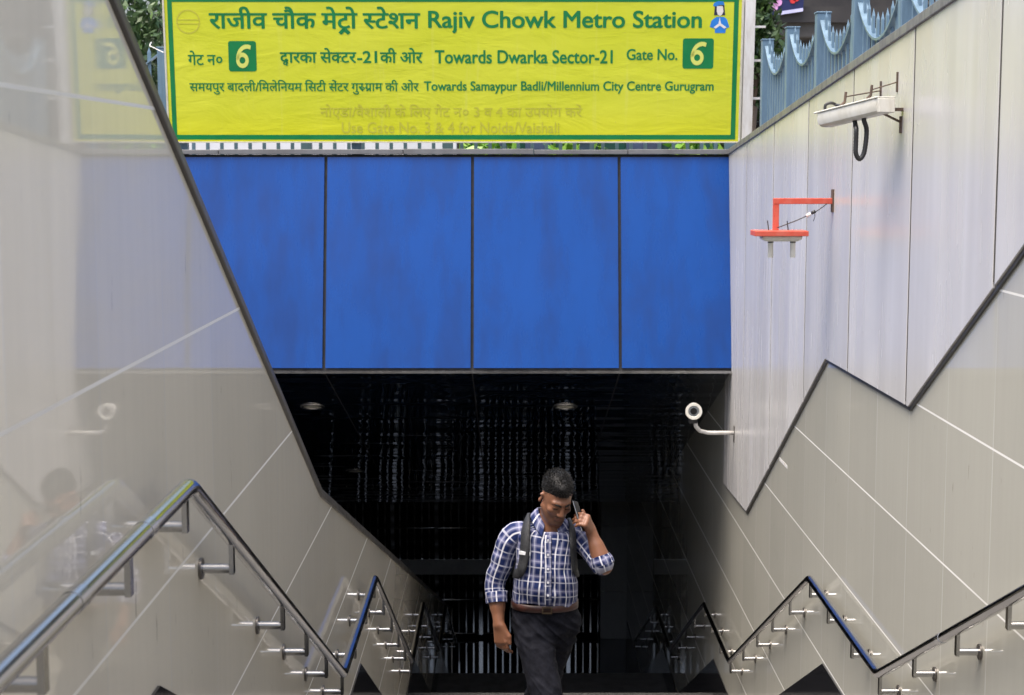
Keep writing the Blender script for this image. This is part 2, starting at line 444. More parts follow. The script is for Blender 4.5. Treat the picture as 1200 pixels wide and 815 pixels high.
# ============================================================ HANDRAILS
RL = [(-4, -.862), (4.3, -.862)] + [p for a, b, za, zb, n in FLIGHTS for p in ((a, za+.898), (b, zb+.898))][1:]
RL = RL[:-1] + [(24.3, -7.302)]
def rail_path(x, pts, rad=.05):
    """soften each corner with a few points"""
    out = [Vector((x, *pts[0]))]
    for i in range(1, len(pts)-1):
        p = Vector((x, *pts[i])); a = (Vector((x, *pts[i-1]))-p).normalized(); b = (Vector((x, *pts[i+1]))-p).normalized()
        q0, q1 = p+a*rad, p+b*rad
        for t in (0, .33, .67, 1): out.append(q0*(1-t)**2 + p*2*t*(1-t) + q1*t*t)
    out.append(Vector((x, *pts[-1])))
    return out
BR = [-2.1, -1.35, -.6, .15, .9, 1.6, 2.27, 2.92, 3.6, 4.24, 4.93, 6.0, 6.68, 7.38, 8.06, 8.74, 9.42, 10.0, 10.72, 11.42, 12.12, 12.84, 13.58, 14.25, 14.9, 15.46, 16.3, 17.1, 17.95, 18.75, 19.45, 20.1, 20.66, 21.5, 22.4, 23.3, 24.2]
for side, xw, lab in ((1, XL, 'polished steel handrail along the left parapet, zigzagging down the stairs'), (-1, XR, 'polished steel handrail along the right tiled wall, zigzagging down the stairs')):
    xr = xw + side*.1
    h = thing('handrail', lab, 'handrail', (xw, 4.3, -1.76), 'handrails on both sides of the stairs')
    MB().tube(rail_path(xr, RL), .0245, 18).build('rail', M['steel'], h, smooth=True, angle=50)
    for yy in ([3.12, 3.75] if side == 1 else [6.9]):
        zz = interp(RL, yy); d = Vector((0, .06, interp(RL, yy+.06)-zz))
        MB().tube([Vector((xr, yy, zz)), Vector((xr, yy, zz))+d], .0258, 18).build('joint_sleeve', M['steel_dull'], h, smooth=True, angle=50)
    for yb in BR:
        z = interp(RL, yb); zs = z-.098
        b = MB().tube([(xw+side*.002, yb, zs), (xr-side*.001, yb, zs)], .0155, 12)
        b.box(xr-.007, xr+.007, yb-.016, yb+.016, zs-.0155, z-.015)
        br = b.build('bracket', M['steel'], h, smooth=True, angle=40)
        MB().tube([(xw+side*.001, yb, zs), (xw+side*.009, yb, zs)], .034, 16).build('flange', M['flange'], br, smooth=True, angle=40)

# ============================================================ CAMERAS AND BRACKETS
bc = thing('security_camera', 'white bullet security camera on a bent pipe arm at the fascia corner', 'camera', (XR, 14.1, -2.55))
yb = 14.15
def px(u, v, y):                                   # picture position at a depth, used only while measuring
    dv = (407.5-v)/1900; Dy = .99366+.11246*dv; Dz = -.11246+.99366*dv
    return Vector(((u-600)/1900/Dy*y, y, Dz/Dy*y))
wp = px(850, 507.5, yb); wp.x = XR-.02
cc = px(813, 482, yb-.2)
MB().tube([wp, px(830, 507.5, yb), px(820, 505, yb-.06), px(815.5, 500, yb-.12), px(814, 492, yb-.15)], .018, 12).build('arm', M['white_paint'], bc, smooth=True)
MB().box(wp.x-.004, wp.x+.012, yb-.035, yb+.035, wp.z-.085, wp.z+.06).build('wall_plate', M['dark_trim'], bc)
ax = Vector((-.11, -1, .10)).normalized()
MB().tube([cc-ax*.26, cc-ax*.24, cc-ax*.0, cc+ax*.02], [.045, .062, .066, .066], 24).build('housing', M['white_paint'], bc, smooth=True, angle=40)
rg = MB(); u_ = ax.orthogonal().normalized(); v_ = ax.cross(u_); vs = []; K = 28
for j in range(K):
    d = u_*math.cos(2*math.pi*j/K)+v_*math.sin(2*math.pi*j/K)
    for r, hh in ((.066, .02), (.072, .024), (.072, .05), (.05, .05), (.046, .03)): vs.append(cc+d*r+ax*hh)
rg.add(vs, [(5*j+k, 5*((j+1) % K)+k, 5*((j+1) % K)+k+1, 5*j+k+1) for j in range(K) for k in range(4)])
rg.build('bezel', M['cream_plastic'], bc, smooth=True, angle=40)
MB().disc(cc+ax*.026, ax, .05, .004, 24).build('face_ring', M['steel_dull'], bc)
MB().disc(cc+ax*.031, ax, .03, .006, 24).build('lens', M['glass_dark'], bc)
MB().box(cc.x-.035, cc.x+.035, cc.y+.03, cc.y+.12, cc.z-.115, cc.z-.05).build('junction_box', M['black_plastic'], bc, bevel=.004)

# long white housing on the upper right wall
fh = thing('camera_housing', 'long cream weatherproof camera housing high on the white wall, black conduit looping below', 'camera', (XR, 8.7, .25))
a = px(966.5, 141.5, 8.55); b = px(1037, 124, 8.15)
dr = (b-a).normalized()
up = Vector((0, 0, 1)); sd = dr.cross(up).normalized(); up = sd.cross(dr).normalized()
L = (b-a).length
m = MB(); prof = [(-.055, .034), (.055, .034), (.058, .0), (.05, -.026), (.03, -.038), (-.03, -.038), (-.05, -.026), (-.058, .0)]
rings = []
for t, sc in ((0, .86), (.015, 1), (L-.09, 1), (L-.02, 1.02), (L, .97)):
    rings.append([a+dr*t+sd*(p*sc)+up*(q*sc) for p, q in prof])
vs = [p for r_ in rings for p in r_]; K = len(prof)
m.add(vs, [(i*K+j, i*K+(j+1) % K, (i+1)*K+(j+1) % K, (i+1)*K+j) for i in range(len(rings)-1) for j in range(K)] + [tuple(range(K)), tuple(range(5*K-1, 4*K-1, -1))])
m.build('body', M['cream_plastic'], fh, smooth=True, angle=30)
m = MB()
pts = [(-.062, .036), (.062, .036), (.062, .044), (-.062, .044)]
vs = [a+dr*t+sd*p+up*q for t in (-.012, L+.012) for p, q in pts]
m.add(vs, [(0, 1, 2, 3), (7, 6, 5, 4), (0, 4, 5, 1), (1, 5, 6, 2), (2, 6, 7, 3), (3, 7, 4, 0)])
m.build('sun_shield', M['cream_plastic'], fh, bevel=.003)
m = MB()
vs = [b+dr*t+sd*p+up*q for t in (-.004, .016) for p, q in ((-.05, -.036), (.05, -.036), (.055, .034), (-.055, .034))]
m.add(vs, [(0, 1, 2, 3), (7, 6, 5, 4), (0, 4, 5, 1), (1, 5, 6, 2), (2, 6, 7, 3), (3, 7, 4, 0)])
m.build('end_cap', M['cream_plastic'], fh, bevel=.003)
# conduit loop
p0 = a+dr*L*.50-up*.03; p1 = a+dr*L*.66-up*.03
cps = [p0, p0+Vector((.004, -.01, -.03)), px(1003.5, 152, 8.30), px(1003, 168, 8.30), px(1003, 180, 8.30), px(1007, 186.5, 8.30), px(1012, 181, 8.30), px(1014.5, 168, 8.30), px(1015.5, 152, 8.30), p1+Vector((0, 0, -.02)), p1]
def smooth_path(P, n=6):
    out = []
    for i in range(len(P)-1):
        q0 = P[max(0, i-1)]; q1 = P[i]; q2 = P[i+1]; q3 = P[min(len(P)-1, i+2)]
        for k in range(n):
            t = k/n
            out.append(.5*((2*q1)+(q2-q0)*t+(2*q0-5*q1+4*q2-q3)*t*t+(3*q1-q0-3*q2+q3)*t**3))
    return out+[P[-1]]
sp = smooth_path(cps, 8)
MB().tube(sp, [.0115+.0012*(i % 2) for i in range(len(sp))], 10).build('conduit', M['black_plastic'], fh, smooth=True)
# struts to the wall and wires
for i, (q, yy) in enumerate(((a+dr*L*.35+up*.04, 8.72), (a+dr*L*.78+up*.04, 8.35))):
    wall_p = Vector((XR-.024, yy, q.z+.10))
    mm = MB().tube([q, q+Vector((0, 0, .055)), wall_p], .0035, 6); mm.box(wall_p.x-.004, wall_p.x+.002, yy-.012, yy+.012, wall_p.z-.05, wall_p.z+.05)
    mm.tube([q+Vector((-.02, 0, .01)), q+Vector((0, 0, .03)), q+Vector((.005, 0, .08))], .007, 6)
    mm.build('stay', M['rust'], fh)
q = b-up*.02; wall_p = Vector((XR-.024, 8.25, q.z-.06))
mm = MB().tube([b-dr*.03-up*.03, wall_p], .006, 6); mm.box(wall_p.x-.006, wall_p.x+.002, 8.235, 8.265, wall_p.z-.055, wall_p.z+.03)
mm.build('stay', M['rust'], fh)
q = a+dr*L*.12+up*.04
MB().tube(smooth_path([q+Vector((-.03, 0, -.01)), q+Vector((-.03, 0, .03)), q+Vector((0, 0, .042)), q+Vector((.03, 0, .03)), q+dr*.09+up*.012], 5), .008, 8).build('cable', M['black_plastic'], fh, smooth=True)
# flat mounting plate reaching the wall behind the body
ce = a+dr*L*.8
MB().box(ce.x, XR-.02, ce.y-.02, ce.y+.02, ce.z-.012, ce.z+.004).build('wall_arm', M['rust'], fh)

# red bracket
rb = thing('sensor_bracket', 'faded red steel bracket arm on the white wall carrying a cream sensor box', 'bracket', (XR, 9.95, -.3))
yw = 9.95
w0 = px(977, 235.5, yw); w0.x = XR-.024; k0 = px(909, 240.5, yw)
bw = .016
MB().box(k0.x-bw, w0.x, yw-bw, yw+bw, w0.z-bw-.004, w0.z+bw).build('arm', M['red_paint'], rb, bevel=.003)
pz = px(914, 270, yw).z
MB().box(k0.x-bw, k0.x+bw+.004, yw-bw+.002, yw+bw-.002, pz, w0.z-bw-.004).build('drop_arm', M['red_paint'], rb, bevel=.003)
xa, xb = px(884, 274, yw-.1).x, px(944, 274, yw-.02).x
MB().box(xa, xb, yw-.13, yw+.07, pz-.032, pz).build('plate', M['red_paint'], rb, bevel=.003)
bo = MB(); vs = []
for z, ins in ((pz-.033, .03), (pz-.052, .034), (pz-.066, .06)):
    vs += [(xa+ins+.02, yw-.13+ins, z), (xb-ins, yw-.13+ins, z), (xb-ins, yw+.07-ins, z), (xa+ins+.02, yw+.07-ins, z)]
bo.add(vs, [(4*i+j, 4*i+(j+1) % 4, 4*i+4+(j+1) % 4, 4*i+4+j) for i in range(2) for j in range(4)] + [(3, 2, 1, 0), (8, 9, 10, 11)])
bo.build('sensor_box', M['cream_plastic'], rb, bevel=.004)
for u in (903, 929):
    c = px(u, 290, yw-.04)
    MB().tube([(c.x, yw-.04, pz-.06), (c.x, yw-.04, pz-.165)], .0165, 14).build('sensor_tube', M['cream_plastic'], rb, smooth=True, angle=40)
    MB().tube([(c.x, yw-.04, pz-.058), (c.x, yw-.04, pz-.075)], .0175, 14).build('tube_collar', M['black_plastic'], rb, smooth=True, angle=40)
for u, ln in ((900, .06), (923, .058)):
    c = px(u, 268, yw-.03)
    MB().tube([(c.x+.004, yw-.03, pz), (c.x-.004, yw-.03, pz+ln)], .0032, 6).build('antenna', M['black_plastic'], rb)
MB().box(XR-.03, XR-.021, yw-.03, yw+.03, w0.z-.07, w0.z+.07).build('wall_plate', M['rust'], rb)
cb = smooth_path([px(911, 267, yw-.03), px(922, 263, yw-.03), px(936, 257.5, yw-.03), px(948, 252, yw-.02), px(958, 247, yw-.02), px(969, 239, yw-.018)], 5)
MB().tube(cb, .0035, 6).build('cable', M['black_plastic'], rb, smooth=True)
MB().tube([px(945, 253.5, yw-.02), px(950, 250.6, yw-.02)], .011, 10).build('plug', M['white_paint'], rb, smooth=True)
MB().tube([px(951, 250, yw-.02), px(955.5, 248, yw-.02)], .010, 10).build('plug_end', M['black_plastic'], rb, smooth=True)
MB().tube(smooth_path([px(954.5, 249, yw-.02), px(955, 254, yw-.02), px(953, 259.5, yw-.02)], 4), .002, 6).build('cable_tail', M['black_plastic'], rb)

# small pale sticker on the right wall tiles
c = px(920, 545, 1); k = XR/c.x; c = c*k
MB().box(XR-.002, XR-.0005, c.y-.10, c.y+.24, c.z-.012, c.z+.012).build('sticker', M['white_paint'])
tag(bpy.data.objects['sticker'], 'small white sticker strip on the beige tiles just below the white panels', 'sticker')

# ============================================================ FENCES
def fence_run(name, label, p, q, nb, zb, ztop, flip=1, skip=()):
    f = thing(name, label, 'fence', (*p, zb))
    p, q = Vector((*p, 0)), Vector((*q, 0)); d = (q-p)/nb; e = d.normalized(); nn = Vector((-e.y, e.x, 0))
    ang = math.atan2(e.y, e.x); 
    for i in range(nb+1):
        c = p+d*i
        Mx = Matrix.Translation(c) @ Matrix.Rotation(ang, 4, 'Z')
        m = MB().box(-.05, .05, -.05, .05, zb, ztop, Mx); m.box(-.056, .056, -.056, .056, ztop, ztop+.012, Mx)
        m.build('post', M['fence'], f, bevel=.004)
        if i == nb: break
        L = d.length; m = MB(); np_ = 10
        def sc(t): return ztop-.05-.27*(1-(2*t-1)**2)
        for k in range(1, np_):
            t = k/np_; x = L*t; zt = sc(t)+.16 if 0 < k < np_ else sc(t)
            zt = min(zt, ztop+.05)
            vs = [Mx @ Vector(v) for v in [(x-.017, -.008, zb+.1), (x+.017, -.008, zb+.1), (x+.017, .008, zb+.1), (x-.017, .008, zb+.1),
                 (x-.017, -.008, zt-.05), (x+.017, -.008, zt-.05), (x+.017, .008, zt-.05), (x-.017, .008, zt-.05), (x, 0, zt)]]
            m.add(vs, [(3, 2, 1, 0), (0, 1, 5, 4), (1, 2, 6, 5), (2, 3, 7, 6), (3, 0, 4, 7), (4, 5, 8), (5, 6, 8), (6, 7, 8), (7, 4, 8)])
        m.box(.05, L-.05, -.012, .012, zb+.18, zb+.22, Mx)
        m.build('pickets', M['fence'], f)
        s2 = MB(); K = 16; vs = []
        for k in range(K+1):
            t = k/K; x = .05+(L-.1)*t
            for yy, dz in ((-.03, 0), (.03, 0), (.03, -.016), (-.03, -.016)): vs.append(Mx @ Vector((x, yy, sc(t)+dz)))
        s2.add(vs, [(4*k+j, 4*k+(j+1) % 4, 4*k+4+(j+1) % 4, 4*k+4+j) for k in range(K) for j in range(4)])
        s2.build('scalloped_rail', M['fence_light'], f)
    return f
fence_run('picket_fence', 'pale blue steel fence with spiked pickets standing along the top of the right wall', (2.27, 14.62), (2.27, -2.2), 13, -1.76, 1.09)
fence_run('picket_fence', 'pale blue steel fence crossing behind the big station sign', (-4.7, 15.75), (2.1, 15.75), 5, -1.76, 1.10)

# ============================================================ STATION SIGN
SW, SH = 5.2, 1.29
M['sign_yellow'] = None
def sign_mat():
    s = NT('yellow_sign_vinyl'); co = s.coord(); x, y, z = s.xyz(co)
    n = s.noise(s.map(co, (1, 1, 1.4)), 1.1, 3)
    base = s.mix(s.ramp(n, .3, .7), (.56, .60, .028), (.62, .645, .045))
    base = s.mix(s.ramp(z, .0, .42, .5, 0), base, (.62, .60, .006))
    st = s.ramp(s.noise(s.map(co, (9, 1, .5)), 1.6, 5, .6), .55, .75)
    base = s.mix(s.math('MULTIPLY', st, .16), base, (.66, .67, .24))
    sp = s.ramp(s.noise(co, 26, 2), .76, .79)
    base = s.mix(s.math('MULTIPLY', sp, .5), base, (.30, .24, .10))
    s.set(base, .26, 0, ior=1.45)
    cr = s.noise(s.map(co, (.7, 1, 2.2)), 2.2, 4, .6, .6)
    s.bump(cr, .3, .03)
    return s.m
M['sign_yellow'] = sign_mat()
M['sign_green'] = simple('green_vinyl', (.0005, .185, .05), .35, var=.1, scale=4)
M['sign_ghost'] = simple('overpainted_lettering', (.50, .49, .045), .3, var=.06)
M['sign_numeral'] = simple('pale_numeral_vinyl', (.64, .68, .14), .38, var=.04)
M['sign_edge'] = stained('worn_sign_edge', (.62, .60, .50), (.35, .30, .22), .5, (8, 8, 8), .5)
M['fig_blue'] = simple('figure_blue', (.02, .20, .62), .4)
M['fig_skin'] = simple('figure_skin', (.75, .70, .68), .4)
M['fig_hair'] = simple('figure_hair', (.02, .02, .05), .4)

sg = thing('station_sign', 'large yellow metro station sign with green Hindi and English lettering and gate number 6', 'sign', (-.531, 14.96, .205))
sg.rotation_euler = (R(5.5), 0, 0)            # leans out over the stairs
PL = dict(parent=sg, local=True)
MB().box(-SW/2, SW/2, .0, .05, 0, SH).build('board', M['sign_yellow'], **PL)
e = MB()
for a in ((-SW/2-.016, -SW/2, -.008, .06, -.012, SH+.012), (SW/2, SW/2+.016, -.008, .06, -.012, SH+.012), (-SW/2, SW/2, -.008, .06, -.012, 0), (-SW/2, SW/2, -.008, .06, SH, SH+.012)): e.box(*a)
e.build('frame', M['sign_edge'], **PL)
bd = MB(); i0, i1 = .028, .070
bd.box(-SW/2+i0, SW/2-i0, -.002, .0, i0-.01, i1-.01); bd.box(-SW/2+i0, SW/2-i0, -.002, .0, SH-i1+.03, SH-i0+.03-.0)
bd.box(-SW/2+i0, -SW/2+i1, -.002, .0, i1-.01, SH-i1+.03); bd.box(SW/2-i1, SW/2-i0, -.002, .0, i1-.01, SH-i1+.03)
bd.build('border', M['sign_green'], **PL)
def S(u, v):                                   # a point of the sign face read off the photograph -> metres on the sign
    L_ = 193+10*v/165; R_ = 872-5*v/165
    return ((u-L_)/(R_-L_)-.5)*SW, SH*(1-(v+3)/168)

_cache = {}
def glyph(txt, bold=0.0):
    k = (txt, bold)
    if k in _cache: return _cache[k]
    c = bpy.data.curves.new('glyph', 'FONT'); c.body = txt; c.size = 1; c.offset = 0; c.resolution_u = 5
    o = bpy.data.objects.new('glyph', c); COL.objects.link(o)
    bpy.context.view_layer.update()
    me = bpy.data.meshes.new_from_object(o.evaluated_get(bpy.context.evaluated_depsgraph_get()))
    vs = [(v.co.x, v.co.y) for v in me.vertices]; fs = [tuple(p.vertices) for p in me.polygons]
    bpy.data.objects.remove(o); bpy.data.curves.remove(c); bpy.data.meshes.remove(me)
    _cache[k] = (vs, fs); return vs, fs
def adv(ch):
    if ch == ' ': return .26
    if ch == 'ि': return .259                  # its hook reaches over the next letter
    a = glyph(ch+'|')[0]; b = glyph('|')[0]
    return max(p[0] for p in a)-max(p[0] for p in b)
def clip(vs, fs, x):
    bm = bmesh.new(); bv = [bm.verts.new((a, b, 0)) for a, b in vs]
    for f in fs:
        try: bm.faces.new([bv[i] for i in f])
        except ValueError: pass
    bmesh.ops.bisect_plane(bm, geom=bm.verts[:]+bm.edges[:]+bm.faces[:], plane_co=(x, 0, 0), plane_no=(1, 0, 0), clear_outer=True)
    bm.verts.index_update()
    r = [(v.co.x, v.co.y) for v in bm.verts], [tuple(v.index for v in f.verts) for f in bm.faces]
    bm.free(); return r
def hindi(tokens, bold):
    """lay out Devanagari in visual order; tokens: text, or (rule, letter) for the joined forms the plain font lacks"""
    V, F = [], []; x = 0
    def put(vs, fs, dx, dy=0, s=1):
        b = len(V); V.extend((dx+a*s, dy+c*s) for a, c in vs); F.extend(tuple(i+b for i in f) for f in fs)
    def stroke(a, b, wd):
        d = Vector((b[0]-a[0], b[1]-a[1])).normalized()*wd/2; n_ = Vector((-d.y, d.x))
        base = len(V)
        V.extend([(a[0]+n_.x, a[1]+n_.y), (a[0]-n_.x, a[1]-n_.y), (b[0]-n_.x, b[1]-n_.y), (b[0]+n_.x, b[1]+n_.y)]); F.append((base, base+1, base+2, base+3))
    sw = .085+2*bold
    for t in tokens:
        if isinstance(t, str):
            for ch in t:
                if ch != ' ': put(*glyph(ch, bold), x)
                x += adv(ch)
        else:
            rule, ch = t
            if rule == 'half':
                a = adv(ch); cut = {'स': .455, 'क': .60}.get(ch, a-.2)
                put(*clip(*glyph(ch, bold), cut), x); x += cut
            elif rule == 'ra':                       # ट with the caret-shaped ra below
                put(*glyph(ch, bold), x); a = adv(ch)
                stroke((x+a*.55, -.03), (x+a*.55-.17, -.21), sw); stroke((x+a*.55, -.03), (x+a*.55+.17, -.21), sw)
                x += a
            elif rule == 'rakar':                    # slanting ra-stroke on the stem
                put(*glyph(ch, bold), x); a = adv(ch)
                stroke((x+a-.19, .21), (x+a-.42, .03), sw); x += a
            elif rule == 'ru':
                put(*glyph('र', bold), x); put(*glyph('ु', bold), x+.50, .33, .75); x += adv('र')+.12
            elif rule == 'dva':
                put(*glyph('द', bold), x); put(*glyph('व', bold), x+.17, -.20, .55); x += adv('द')+.03
    return V, F
def letter(V, F, u0, u1, v0, v1, mat, name='lettering', d=.0018, bold=.024):
    if mat is M['sign_ghost']: bold = .005
    x0, z1 = S(u0, v0); x1, _ = S(u1, v0); _, z0 = S(u0, v1)
    xs_ = [p[0] for p in V]; ys_ = [p[1] for p in V]
    sx = (x1-x0)/(max(xs_)-min(xs_)); sz = (z1-z0)/(max(ys_)-min(ys_))
    m = MB()                                   # the weight comes from overprinting, each layer a hair in front of the last
    for k, (ox, oz) in enumerate(((0, 0), (bold, 0), (-bold, 0), (0, bold*.7), (0, -bold*.7), (bold*.7, bold*.5), (-bold*.7, -bold*.5), (bold*.7, -bold*.5), (-bold*.7, bold*.5))):
        m.add([(x0+(a-min(xs_)+ox)*sx, -d-.00012*k, z0+(b-min(ys_)+oz)*sz) for a, b in V], F)
    me = bpy.data.meshes.new(name); me.from_pydata(m.v, [], m.f)
    o = bpy.data.objects.new(name, me); COL.objects.link(o); me.materials.append(mat); o.parent = sg
    return o
G, GH = M['sign_green'], M['sign_ghost']
letter(*hindi(['राजीव चौक मे', ('ra', 'ट'), 'ो ', ('half', 'स'), 'टेशन'], .014), 246, 493.5, 8, 39.5, G)
letter(*glyph('Rajiv Chowk Metro Station', .026), 504, 824.5, 12.6, 38, G)
letter(*hindi(['गेट न०'], .010), 222, 262, 58.5, 75, G, bold=.016)
letter(*hindi([('dva', 'द'), 'ारका से', ('half', 'क'), 'टर'], .014), 330, 419, 55.5, 76, G)
letter(*glyph('-21', .03), 421, 443.5, 59, 72.5, G)
letter(*hindi(['की ओर'], .014), 447.5, 497, 55.5, 72.8, G)
letter(*glyph('Towards Dwarka Sector-21', .026), 512, 720, 58, 73.2, G)
letter(*glyph('Gate No.', .02), 737, 796, 56.6, 69.2, G)
letter(*hindi(['समयपुर बादली/िमलेिनयम िसटी सेंटर गु', ('ru', 'र'), ('rakar', 'ग'), 'ाम की ओर'], .012), 224.5, 493, 92.5, 109.5, G, bold=.017)
letter(*glyph('Towards Samaypur Badli/Millennium City Centre Gurugram', .028), 499.5, 838.5, 94.2, 108.4, G)
letter(*hindi(['नोएडा/वैशाली के िलए गेट न० 3 व 4 का उपयोग करें'], .012), 378, 684.7, 121, 138.5, GH)
letter(*glyph('Use Gate No. 3 & 4 for Noida/Vaishali', .022), 403.5, 658, 142, 155, GH)
# number squares with a 6
for u0, u1, v0, v1 in ((269, 303.4, 47.3, 82.6), (802.6, 838, 44.2, 79.4)):
    x0, z1 = S(u0, v0); x1, z0 = S(u1, v1); r = .022; o_ = []
    for cx_, cz_, a0 in ((x1-r, z1-r, 0), (x0+r, z1-r, 90), (x0+r, z0+r, 180), (x1-r, z0+r, 270)):
        for k in range(5): a_ = R(a0+22.5*k); o_.append((cx_+r*math.cos(a_), cz_+r*math.sin(a_)))
    pt = MB().slabz(o_, -.002, -.0003).build('number_plate', G, **PL)
    du = u1-u0
    V6, F6 = [], []; K = 40                    # the numeral: a round bowl and a curved stem
    for j in range(K):
        a_ = 2*math.pi*j/K
        for kx, kz in ((.40, .325), (.20, .150)): V6.append((.43+kx*math.cos(a_), .335+kz*math.sin(a_)))
    F6 += [(2*j, 2*((j+1) % K), 2*((j+1) % K)+1, 2*j+1) for j in range(K)]
    b6 = len(V6); P6 = []
    for t in np.linspace(0, 1, 18):
        a_ = R(180-112*t); P6.append((.745+.62*math.cos(a_)+.0, .36+.56*math.sin(a_), .095-.012*t))
    for j, (x_, z_, w_) in enumerate(P6):
        q = P6[min(j+1, 17)]; r_ = P6[max(j-1, 0)]; tv = Vector((q[0]-r_[0], q[1]-r_[1])).normalized()
        V6 += [(x_-tv.y*w_, z_+tv.x*w_), (x_+tv.y*w_, z_-tv.x*w_)]
    F6 += [(b6+2*j, b6+2*j+1, b6+2*j+3, b6+2*j+2) for j in range(17)]
    V6.append((.03, .0))
    nm = letter(V6, F6, u0+du*.27, u0+du*.78, v0+4.2, v1-3.8, M['sign_numeral'], 'numeral', .0034, .01)
    nm.parent = pt
# faded ring emblem
cx_, cz_ = S(222, 25); rr = .108; m = MB()
K = 40; vs = []
for j in range(K):
    a_ = 2*math.pi*j/K
    for r in (rr, rr-.012): vs.append((cx_+r*math.cos(a_), -.0018, cz_+r*math.sin(a_)))
m.add(vs, [(2*j, 2*((j+1) % K), 2*((j+1) % K)+1, 2*j+1) for j in range(K)])
for dz in (-.018, .018): m.box(cx_-rr*.92, cx_+rr*.92, -.0018, -.0002, cz_+dz-.004, cz_+dz+.004)
m.build('emblem', GH, **PL)
# small greeting figure, top right
def poly(pts, mat, name, d):
    return MB().slabz([S(u, v) for u, v in pts], -d, -d+.0012).build(name, mat, **PL)
poly([(836, 24), (839.5, 21), (842, 19.5), (851, 19.5), (854, 22), (857, 31), (853, 33), (852, 38), (840, 38), (840, 33), (834, 31)], M['fig_blue'], 'figure_body', .002)
poly([(840.2, 6), (851, 6), (852.2, 17.5), (839, 17.5)], M['fig_hair'], 'figure_hair', .0026)
poly([(842.6, 7), (849.4, 7), (850, 13), (848.4, 17), (846, 18.4), (843.6, 17), (842, 13)], M['fig_skin'], 'figure_face', .0034)
poly([(838, 7), (839, 3.5), (844, 1.2), (850, 1.6), (851.4, 6), (846, 5.6), (842, 7.4)], M['fig_blue'], 'figure_cap', .0042)
poly([(845.7, 20), (847.2, 27), (853.6, 31.5), (851, 33), (845.9, 29.5), (841, 33), (838.4, 31.5), (844.4, 27)], M['fig_skin'], 'figure_hands', .0034)
# posts carrying the sign
for x, mt in ((-2.5, 'fence'), (-.9, 'fence'), (1.2, 'fence'), (SW/2+.075, 'white_paint')):
    pz = MB(); pz.box(x-.045, x+.045, .062 if mt == 'fence' else -.03, .14, -.28, SH+.15)
    pz.build('post', M[mt], **PL)
tb = MB()
for z in (.38, .72, 1.02): tb.box(SW/2+.12, SW/2+.22, .0, .02, z, z+.02)
tb.tube([(-SW/2-.03, .03, .80), (-SW/2-.16, .06, .86), (-SW/2-.24, .5, .88)], .005, 6)
tb.build('tie', M['white_paint'], **PL)

# ============================================================ BEYOND THE FENCE
def leaf_mat(name, c1, c2):
    s = NT(name)
    oi = s.n('ShaderNodeNewGeometry').outputs['Random Per Island']
    s.set(s.mix(oi, c1, c2), .45, 0); s.b.inputs['Subsurface Weight'].default_value = 0
    return s.m
M['leaf_dark'] = leaf_mat('dark_leaves', (.018, .05, .012), (.07, .125, .035))
M['leaf_light'] = leaf_mat('fresh_leaves', (.10, .28, .03), (.26, .45, .06))
M['bark'] = simple('bark', (.09, .065, .045), .9, bump=.5)
def leaves(m, c, r, n, size):
    c = Vector(c)
    for _ in range(n):
        d = Vector((random.gauss(0, 1), random.gauss(0, 1), random.gauss(0, 1))).normalized()
        p = c + Vector((d.x*r[0], d.y*r[1], d.z*r[2]))*(random.random()**.45)
        s_ = size*random.uniform(.6, 1.3)
        ax_ = Vector((random.gauss(0, 1), random.gauss(0, 1), random.gauss(0, .7))).normalized(); b_ = ax_.orthogonal().normalized()
        b_ = Matrix.Rotation(random.uniform(0, 6.28), 3, ax_) @ b_; c_ = ax_.cross(b_)*.42
        m.add([p-b_*s_*.5, p+c_*s_*.5, p+b_*s_*.55, p-c_*s_*.5], [(0, 1, 2, 3)])
def tree(x, y, h, rad, label, n=5200, size=.16):
    t = thing('tree', label, 'tree', (x, y, -1.76), 'trees beyond the fence')
    trunk = MB(); top = Vector((x+.2, y, -1.76+h*.55))
    trunk.tube([(x, y, -1.8), (x+.05, y+.03, -.6), top], [.2, .16, .1], 10)
    crown = MB(); k = 16
    for i in range(k):
        a = random.uniform(0, 6.28); rr_ = rad*random.uniform(.25, .8)
        c = Vector((x+rr_*math.cos(a), y+rr_*math.sin(a), -1.76+h*random.uniform(.28, .92)))
        trunk.tube([top if c.z > top.z else Vector((x, y, -1.2)), (top+c)/2+Vector((0, 0, .1)), c], [.06, .04, .015], 6)
        leaves(crown, c, (rad*.42, rad*.42, h*.13), n//k, size)
    trunk.build('trunk', M['bark'], t, smooth=True)
    crown.build('crown', M['leaf_dark'], t)
tree(-5.3, 20.5, 5.2, 2.1, 'dense dark green tree behind the left end of the yellow sign', 24000, .13)
tree(2.75, 20.3, 4.5, .62, 'small dark green tree between the sign and the dark building', 9000, .12)
tree(-7.6, 25, 7.0, 2.8, 'taller dark tree further left, behind the shaft', 15000, .2)

M['shop_dark'] = stained('dark_shopfront', (.035, .032, .032), (.06, .055, .05), .5, (1, 1, 1), .6)
M['canopy'] = stained('dusty_grey_canopy', (.10, .095, .09), (.06, .055, .05), .7, (1, 1, 1), .5)
bl = thing('shop_building', 'dark shop building with a heavy grey canopy beyond the fence on the right', 'building', (9, 27, -1.76))
MB().box(3.0, 18, 27, 34, -1.76, 8).build('wall', M['shop_dark'], bl)
MB().box(2.8, 18.2, 25.6, 27, 1.95, 2.25).build('canopy', M['canopy'], bl, bevel=.03)
MB().box(2.8, 18.2, 25.5, 25.62, 2.18, 2.42).build('canopy_edge', M['shop_dark'], bl)
for x in (3.6, 6.4, 9.2, 12.0):
    f = MB().box(x, x+2.4, 26.94, 27.02, -1.6, 1.5).build('shop_window', M['black_plastic'], bl)
    MB().box(x+.08, x+2.32, 26.91, 26.935, -1.5, 1.42).build('pane', M['glass_dark'], f)
